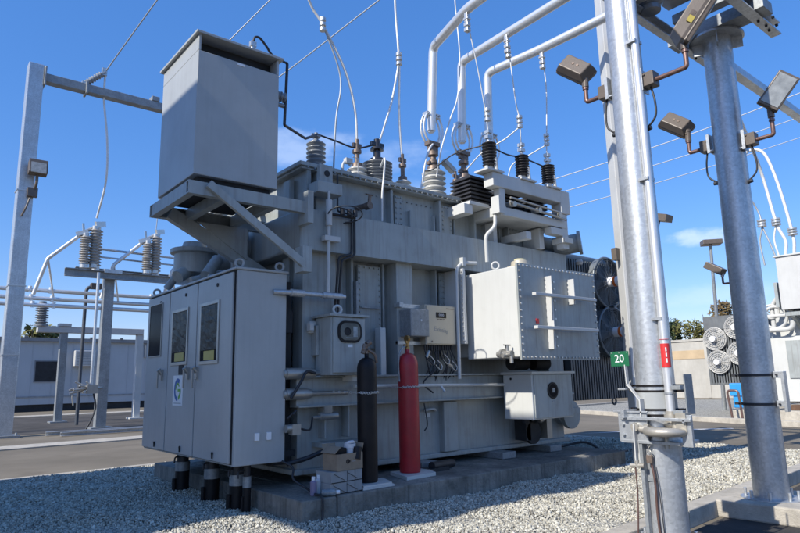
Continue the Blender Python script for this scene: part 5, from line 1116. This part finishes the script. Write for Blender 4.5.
# floodlights
def flood(label, pole, pr, sgn, zb, elbow, L_, n_, size=.21, riser=.34, group='floodlights on the tall poles', up_head=.0, hoff=.19):
    px, py = pole
    x = px - .02; y0 = py + sgn * pr
    t = thing('floodlight', label, 'floodlight', (x, y0, zb), group)
    mb = MB(); mb.box(x - .10, x + .08, y0 + sgn * .012, y0 + sgn * .026, zb - .12, zb + .14); mb.box(x - .10, x - .088, y0 + sgn * .026, y0 + sgn * .05, zb - .12, zb + .14); mb.box(x - .09, x + .04, y0 + sgn * -.03, y0 + sgn * .012, zb - .1, zb - .085); obj('mounting_plate', mb, 'galv', t)
    mb = MB(); mb.box(x - .072, x + .07, y0 + sgn * .03, y0 + sgn * .16, zb - .075, zb + .085); mb.cyl((x - .075, y0 + sgn * .06, zb + .06), (x - .085, y0 + sgn * .06, zb + .06), .01); obj('junction_box', mb, 'bronze', t, bevel=.008)
    e = Vector((x, y0 + sgn * elbow, zb - .01)); tp = e + Vector((0, 0, riser))
    mb = MB(); mb.bend([(x, y0 + sgn * .16, zb - .01), tuple(e), tuple(tp)], .026, .035, 12); mb.cyl(e + Vector((0, 0, riser * .5)), e + Vector((0, 0, riser * .52 + .02)), .036, n=12); obj('arm', mb, 'rustpipe', t)
    mb = MB(); mb.cyl(tp - Vector((0, 0, .13)), tp, .04, n=14); mb.lathe(tp, [(0, .045), (.04, .045), (.04, .03), (.07, .03)], n=14); mb.cyl(tp - Vector((.05, 0, .02)), tp + Vector((.05, 0, -.02)), .012); obj('swivel', mb, 'bronze', t)
    L_ = Vector(L_).normalized(); n_ = Vector(n_); n_ = (n_ - L_ * n_.dot(L_)).normalized(); w_ = L_.cross(n_)
    c = tp + Vector((0, 0, .06)) + L_ * hoff
    mb = MB(); a, b_, d = size, size * .54, size * .40
    vs = [c + L_ * i * a * s_ + w_ * j * b_ * s_ + n_ * k * d for k, s_ in ((-1, .78), (.15, 1), (1, 1)) for i, j in ((-1, -1), (1, -1), (1, 1), (-1, 1))]
    mb.add(vs, [(0, 3, 2, 1), (0, 1, 5, 4), (1, 2, 6, 5), (2, 3, 7, 6), (3, 0, 4, 7), (4, 5, 9, 8), (5, 6, 10, 9), (6, 7, 11, 10), (7, 4, 8, 11), (8, 9, 10, 11)])
    mb.obox(c + n_ * d * .55, L_, w_, n_, a * 1.03, b_ * 1.03, d * .12)
    h = obj('housing', mb, 'bronze', t, bevel=.01)
    mb = MB(); mb.obox(c + n_ * (d + .004), L_, w_, n_, a * .86, b_ * .84, .003); obj('glass', mb, 'lampglass', h)
    mb = MB(); mb.obox(c - n_ * d * .2 - w_ * b_ * .98, L_, w_, n_, a * .12, .004, d * .25); mb.bolts([c - n_ * d - L_ * a * .2, c - n_ * d + L_ * a * .1], -n_, .02, .006); obj('latch', mb, 'rustbrown', h)
    mb = MB(); q = y0 + sgn * .09
    mb.tube([(x, q, zb - .07), (x, q + sgn * .03, zb - .25), (x, q + sgn * .02, zb - .42), (x, q - sgn * .08, zb - .52), (x, py + sgn * (pr - .02), zb - .54)], .012); mb.cyl((x, py + sgn * (pr - .02), zb - .54), (x, py + sgn * (pr + .05), zb - .53), .025, n=10); obj('flex_cable', mb, 'wire_dark', t)
    return t, h, c, L_, w_, n_, (a, b_, d)
PLACE = (.95, Vector((6.25, 3.43, 0)), Vector((5.9375, 3.2585, .0775)))
flood('brown floodlight tilted up at the left of the thick pole, against plain sky', (6.25, 3.43), .17, 1, 4.80, .36, (-.15, .72, .62), (.85, .15, -.5), .22, .32, hoff=.14)
_, h, c, L_, w_, n_, s3 = flood('largest brown floodlight at the top, right of the thick pole, with yellow label', (6.25, 3.43), .19, -1, 4.74, .50, (.25, -.55, .8), (.45, -.45, -.6), .27, .33, hoff=.16)
mb = MB(); mb.obox(c + w_ * -s3[1] * 1.0 - L_ * .06 + n_ * -.01, L_, w_, n_, .035, .006, .03); obj('warning_label', mb, 'yellow', h)
PLACE = None
flood('brown floodlight pointing up left from the shaded pole', (8.45, 3.28), .19, 1, 4.60, .33, (-.1, .75, .6), (.85, .2, -.5), .22, .30, hoff=.18)
flood('brown floodlight with pale glass at the right edge, on the shaded pole', (8.45, 3.28), .19, -1, 4.52, .36, (.25, -.5, .72), (-.75, -.6, .1), .24, .36, hoff=.16)
t = thing('floodlight', 'small far floodlight poking out left of the shaded pole, just above the fan bank', 'floodlight', (8.45, 3.47, 2.7))
mb = MB(); mb.bend([(8.45, 3.46, 2.71), (8.45, 3.56, 2.71), (8.45, 3.56, 2.84)], .014, .02); obj('arm', mb, 'rustpipe', t)
mb = MB(); mb.obox((8.42, 3.63, 2.92), (-.1, .83, .55), (1, 0, 0), (0, -.55, .83), .115, .075, .045); hh = obj('housing', mb, 'bronze', t, bevel=.006)
mb = MB(); mb.cyl((8.45, 3.56, 2.80), (8.45, 3.56, 2.87), .02); obj('swivel', mb, 'plastic_white', t)

# ------------------------------------------------------------------ next transformer bay on the right
t = thing('far_transformer', 'neighbouring pale transformer half hidden at the right edge of the picture', 'transformer', (24.5, 7, .06))
mb = MB(); mb.box(22.7, 27.5, 4.4, 8.3, .55, 3.05); mb.box(23.0, 27.2, 3.0, 8.2, 3.05, 3.9); obj('tank', mb, 'paint_light', t, bevel=.02)
mb = MB(); mb.box(22.5, 22.69, 5.2, 8.28, .62, 2.68); d = obj('control_cabinet', mb, 'paint_light', t, bevel=.01)
mb = MB(); mb.box(22.46, 22.5, 6.9, 7.75, 1.35, 2.55); mb.box(22.44, 22.46, 7.0, 7.25, 2.2, 2.45); obj('door_panel', mb, 'paint', d, bevel=.004)
mb = MB(); mb.box(22.45, 22.46, 6.95, 7.3, 1.75, 1.95); mb.box(22.44, 22.46, 7.05, 7.18, 2.0, 2.12); obj('meter', mb, 'dark', d)
mb = MB(); mb.torus((22.455, 7.0, 1.55), (1, 0, 0), .12, .02, 18, 5); obj('logo_ring', mb, 'logogreen', d)
mb = MB(); mb.box(22.0, 23.4, 4.6, 7.57, 3.50, 5.20); mb.box(21.95, 23.45, 4.55, 7.62, 5.2, 5.25); obj('enclosure', mb, 'paint_white', t, bevel=.01)
mb = MB(); mb.box(22.05, 23.4, 4.6, 7.5, 3.30, 3.42); mb.beam((22.1, 7.3, 3.3), (22.9, 7.3, 2.8), .1, .1); mb.box(22.0, 22.2, 7.62, 7.72, 3.6, 4.4); obj('bracket', mb, 'paint', t)
mb = MB(); mb.bend([(22.4, 8.0, 2.95), (22.4, 8.0, 3.7), (22.4, 7.4, 4.4)], .07, .2); mb.bend([(22.3, 8.3, 2.9), (22.3, 7.4, 2.9), (22.3, 7.4, 3.5)], .08, .2); mb.bend([(22.3, 8.2, 3.1), (22.3, 8.2, 3.35), (22.3, 7.5, 3.35)], .06, .1); mb.torus((22.3, 7.9, 3.3), (1, 0, 0), .35, .05, 24, 8); mb.torus((22.3, 8.0, 3.5), (1, .2, 0), .22, .035, 20, 8); obj('pipework', mb, 'paint_white', t)
for (y, z) in ((7.4, 5.25), (6.95, 5.25), (7.0, 5.25)):
    pass
t3 = thing('far_bus_post', 'slim steel post of the far bay, hidden behind the shaded pole', 'post', (22, 8.3, 0))
mb = MB(); mb.cyl((22, 8.3, -.02), (22, 8.3, 8.6), .11, .09, 14); obj('post', mb, 'galv_dull', t3)
mb = MB(); sheds(mb, (22, 8.3, 8.6), .3, .05, .1, 4, n=12); obj('insulator', mb, 'porc_grey', t3)
mb = MB(); x = 24.45
while x < 26.6: mb.box(x, x + .05, 9.2, 11.2, 1.13, 3.68); x += .1
mb.box(24.45, 26.5, 9.3, 11.1, 1.2, 3.2); mb.box(24.40, 24.449, 9.2, 11.2, 3.2, 3.70)
for k in range(20): mb.box(24.43, 24.449, 9.22 + k * .1, 9.28 + k * .1, 1.14, 3.19)
obj('cooling_radiator', mb, 'radiator_far', t)
for (fy, fz) in ((10.80, 2.84), (9.98, 3.22), (10.74, 1.97), (9.95, 2.27)):
    mb = MB(); c = (24.33, fy, fz); mb.cyl((24.33, fy, fz), (24.42, fy, fz), .43, n=32)
    mb.torus(c, (1, 0, 0), .42, .02, 32, 6)
    for R_ in (.14, .22, .30, .37): mb.torus((24.30, fy, fz), (1, 0, 0), R_, .012, 28, 4)
    for a in range(16): mb.cyl((24.29, fy + .1 * math.cos(a * PI / 8), fz + .1 * math.sin(a * PI / 8)), (24.31, fy + .43 * math.cos(a * PI / 8), fz + .43 * math.sin(a * PI / 8)), .009, n=4)
    f = obj('fan', mb, 'mesh_pale', t)
    mb = MB()
    for a in range(7):
        th = a * 2 * PI / 7; d_ = Vector((0, math.cos(th), math.sin(th))); q = Vector((0, -math.sin(th), math.cos(th))); C0 = Vector((24.322, fy, fz))
        mb.add([C0 + d_ * .1 - q * .02, C0 + d_ * .39 - q * .03, C0 + d_ * .37 + q * .1, C0 + d_ * .1 + q * .04], [(0, 1, 2, 3)])
    obj('blades', mb, 'galv_dull', f)
    mb = MB(); mb.cyl((24.32, fy, fz), (24.12, fy, fz), .10, n=18); obj('motor', mb, 'white', f)
mb = MB(); mb.cyl((24.2, 9.85, 2.3), (24.2, 9.85, 3.2), .035); mb.cyl((24.2, 9.9, 2.4), (23.5, 9.0, 2.3), .04); obj('guard_pipe', mb, 'paint_white', t)
tag(t, t['label'], 'transformer')
mb = MB(); mb.box(21.9, 27.8, 3.6, 9.4, -.1, .35); tag(obj('concrete_pad', mb, 'kerb', bevel=.02), 'pale concrete pad under the far right transformer', 'pad')
mb = MB(); mb.box(23.05, 23.5, 9.42, 9.92, .76, 1.20); mb.box(23.1, 23.45, 9.5, 9.85, .36, .76); tag(obj('blue_cover', mb, 'blue', bevel=.03), 'bright blue plastic covered box in front of the far fan bank', 'box')
mb = MB()
for k in range(5): mb.box(22.2 + k * .04, 22.7, 6.1 + k * .35, 6.4 + k * .35, .36, .52 + .03 * (k % 2))
tag(obj('timber_stack', mb, 'brownwood', bevel=.01), 'brown timber blocks on the pad edge below the far cabinet', 'timber')
mb = MB(); mb.bend([(21.3, 9.15, .0), (21.3, 9.25, 1.0), (21.3, 8.9, 1.0), (21.3, 8.85, .05)], .035, .12); tag(obj('bent_pipe', mb, 'rustpipe'), 'brown bent vent pipe sticking out of the far gravel', 'pipe')
for i, (pts, r, m, lab, sp) in enumerate((
    ([(22, 8.22, 8.75), (22, 7.95, 8.95), (22, 7.62, 8.88), (22, 7.40, 8.5), (22, 7.16, 7.38), (22, 6.97, 5.84), (22, 7.0, 5.25)], .05, 'wire', 'thick white cable arching furthest right down to the pale box', ((22, 6.97, 5.95),)),
    ([(20, 7.4, 9.6), (22, 7.66, 8.2), (22, 7.402, 6.357), (22, 7.20, 5.7), (22, 7.25, 5.25)], .05, 'wire', 'middle white cable dropping to the pale box at right', ((22, 7.40, 6.36),)),
    ([(22, 7.40, 6.3), (22, 7.52, 5.8), (22, 7.45, 5.25)], .03, 'wire', 'short white branch under the middle spacer at right', ()),
    ([(21, 8.4, 8.4), (22, 7.99, 7.1), (22, 7.83, 6.345), (22, 7.95, 5.8), (22, 7.9, 5.0)], .028, 'wire_grey', 'fine grey cable with a spacer, right behind the shaded pole', ((22, 7.83, 6.4),)),
    ([(22, 7.83, 6.3), (22, 7.66, 5.7), (22, 7.55, 5.25)], .028, 'wire_grey', 'fine grey branch running from the spacer to the pale box', ()))):
    mb = MB(); mb.tube(pts, r, 7); o = obj('overhead_cable', mb, m); tag(o, lab, 'cable')
    for p in sp: mb = MB(); spacer(mb, p, .14); obj('spacer', mb, 'steel', o)

# ------------------------------------------------------------------ unseen neighbouring transformer off frame left, shaped to cast shade
t = thing('unseen_shade_transformer', 'unseen grey transformer of the next bay, shaped to cast shade from the left', 'transformer', (-6.2, 9.6, 0))
mb = MB(); mb.box(-9.2, -3.4, 6.95, 12.5, .3, 6.6); mb.box(-9.4, -3.2, 6.7, 12.7, 3.8, 4.4)
for y in (7.6, 8.8, 10, 11.2): mb.box(-3.42, -3.2, y, y + .25, .4, 3.8); mb.box(-3.42, -3.25, y, y + .25, 4.4, 6.5)
obj('tank', mb, 'paint', t, bevel=.02)
mb = MB(); mb.cyl((-4.2, 5.15, 8.7), (-4.2, 12.2, 8.7), 1.45, n=40)
obj('shade_drum', mb, 'paint', t)  # unseen drum added to throw a shade band over the pad
mb = MB()
mb.box(-4.9, -3.6, 5.2, 12.1, 6.61, 7.3)
for y in (5.6, 7.6, 9.5, 11.4): mb.box(-4.8, -3.7, y, y + .2, 7.301, 7.8)
obj('shade_beam', mb, 'paint', t)  # unseen beam and posts added below the drum to extend its shade
mb = MB(); mb.box(-10, -2.9, 6.35, 13, -.1, .29); tag(obj('concrete_pad', mb, 'concrete', bevel=.02), 'concrete pad of the neighbouring bay, out of frame to the left', 'pad')
CLOUDS = [((.995, .4475, .215), .065, .016, .6, 3.1, 9.), ((.48, .83, .37), .10, .035, .36, 7.7, 7.), ((.60, .74, .345), .09, .03, .22, 1.9, 8.), ((1.0, .46, .125), .10, .02, .25, 5.2, 7.), ((.70, .72, .30), .18, .04, .2, 11., 5.)]
# ------------------------------------------------------------------ camera, sun, sky
EYE = 1.55
H0 = 380.0; F = 622.0; ROLL = 0.021; AZ = math.radians(50.5)
pitch = math.atan((H0 - 266.5) / F)
fw0 = Vector((math.cos(AZ), math.sin(AZ), 0)); rt0 = Vector((math.sin(AZ), -math.cos(AZ), 0))
fwd = fw0 * math.cos(pitch) + Vector((0, 0, math.sin(pitch)))
up0 = -fw0 * math.sin(pitch) + Vector((0, 0, math.cos(pitch)))
ra = math.atan(ROLL)
rt = rt0 * math.cos(ra) - up0 * math.sin(ra); up = rt0 * math.sin(ra) + up0 * math.cos(ra)
cam = bpy.data.cameras.new('camera'); co = bpy.data.objects.new('camera', cam); COL.objects.link(co)
R3 = Matrix((rt, up, -fwd)).transposed().to_4x4(); R3.translation = Vector((0, 0, EYE)); co.matrix_world = R3
cam.sensor_width = 36; cam.lens = 36 * F / 800; cam.clip_end = 3000; cam.clip_start = .05
sc.camera = co

SUN_EL = math.radians(38); SUN_DIR = Vector((-math.cos(SUN_EL) * .9996, -math.cos(SUN_EL) * .025, math.sin(SUN_EL)))
sl = bpy.data.lights.new('sun', 'SUN'); sl.energy = 4.6; sl.angle = math.radians(.55); sl.color = (1, .95, .86)
so = bpy.data.objects.new('sun', sl); COL.objects.link(so); so.rotation_euler = SUN_DIR.to_track_quat('Z', 'Y').to_euler(); so.location = (0, 0, 20)
w = bpy.data.worlds.new('World'); sc.world = w; w.use_nodes = True; nt = w.node_tree; L = nt.links
bg = nt.nodes['Background']
sky = N(nt, 'ShaderNodeTexSky', sky_type='NISHITA'); sky.sun_disc = False; sky.sun_elevation = SUN_EL
sky.sun_rotation = math.atan2(SUN_DIR.x, SUN_DIR.y)
sky.air_density = 1.15; sky.dust_density = .35; sky.ozone_density = 3.2
tc = N(nt, 'ShaderNodeTexCoord')
def cloud(d, su, sv, amp, seed, sc_=9.):
    d = Vector(d).normalized(); u = d.cross(Vector((0, 0, 1))).normalized(); v = u.cross(d)
    def dot(vec):
        n = N(nt, 'ShaderNodeVectorMath', operation='DOT_PRODUCT'); L.new(tc.outputs['Generated'], n.inputs[0]); n.inputs[1].default_value = vec; return n.outputs['Value']
    def mth(op, a, b=None):
        n = N(nt, 'ShaderNodeMath', operation=op)
        for i, x in enumerate((a, b)):
            if x is None: continue
            if isinstance(x, (int, float)): n.inputs[i].default_value = x
            else: L.new(x, n.inputs[i])
        return n.outputs[0]
    mp = N(nt, 'ShaderNodeMapping'); mp.inputs['Location'].default_value = (seed, seed * .7, 0); mp.inputs['Scale'].default_value = (1, 1, 2.2)
    L.new(tc.outputs['Generated'], mp.inputs[0])
    no = N(nt, 'ShaderNodeTexNoise'); no.inputs['Scale'].default_value = sc_; no.inputs['Detail'].default_value = 9; no.inputs['Roughness'].default_value = .58
    L.new(mp.outputs[0], no.inputs['Vector'])
    a = mth('POWER', mth('DIVIDE', dot(u), su), 2.); b_ = mth('POWER', mth('DIVIDE', dot(v), sv), 2.)
    r = mth('SUBTRACT', 1., mth('ADD', a, b_)); front = mth('GREATER_THAN', dot(d), 0.)
    r = mth('MAXIMUM', r, -1.5)
    q = mth('ADD', mth('MULTIPLY', r, .55), mth('MULTIPLY', mth('SUBTRACT', no.outputs['Fac'], .5), 2.3))
    mr = N(nt, 'ShaderNodeMapRange', interpolation_type='SMOOTHSTEP'); mr.inputs['From Min'].default_value = .05; mr.inputs['From Max'].default_value = .62; mr.inputs['To Max'].default_value = amp
    L.new(q, mr.inputs['Value']); return mth('MULTIPLY', mr.outputs[0], front)
cl = [cloud(*c) for c in CLOUDS]
tot = cl[0]
for c in cl[1:]:
    n = N(nt, 'ShaderNodeMath', operation='MAXIMUM'); L.new(tot, n.inputs[0]); L.new(c, n.inputs[1]); tot = n.outputs[0]
mx = N(nt, 'ShaderNodeMix', data_type='RGBA'); L.new(tot, mx.inputs[0])
hs = N(nt, 'ShaderNodeHueSaturation'); hs.inputs['Saturation'].default_value = 1.32; L.new(sky.outputs[0], hs.inputs['Color'])
hm = N(nt, 'ShaderNodeVectorMath', operation='MULTIPLY'); hm.inputs[1].default_value = (.97, .89, 1.04)
L.new(hs.outputs[0], hm.inputs[0])
ev = N(nt, 'ShaderNodeMix', data_type='RGBA'); ev.inputs[0].default_value = .38; ev.inputs[7].default_value = (.70, 1.74, 4.5, 1)
L.new(hm.outputs[0], ev.inputs[6]); L.new(ev.outputs[2], mx.inputs[6]); mx.inputs[7].default_value = (4.8, 5.6, 7.0, 1)
L.new(mx.outputs[2], bg.inputs[0]); bg.inputs[1].default_value = .148
sc.view_settings.view_transform = 'Standard'; sc.view_settings.look = 'None'; sc.view_settings.gamma = 1; sc.view_settings.exposure = .36
sc.view_settings.use_curve_mapping = False
sc.render.engine = 'CYCLES'
sc.render.resolution_x = 1024; sc.render.resolution_y = 682
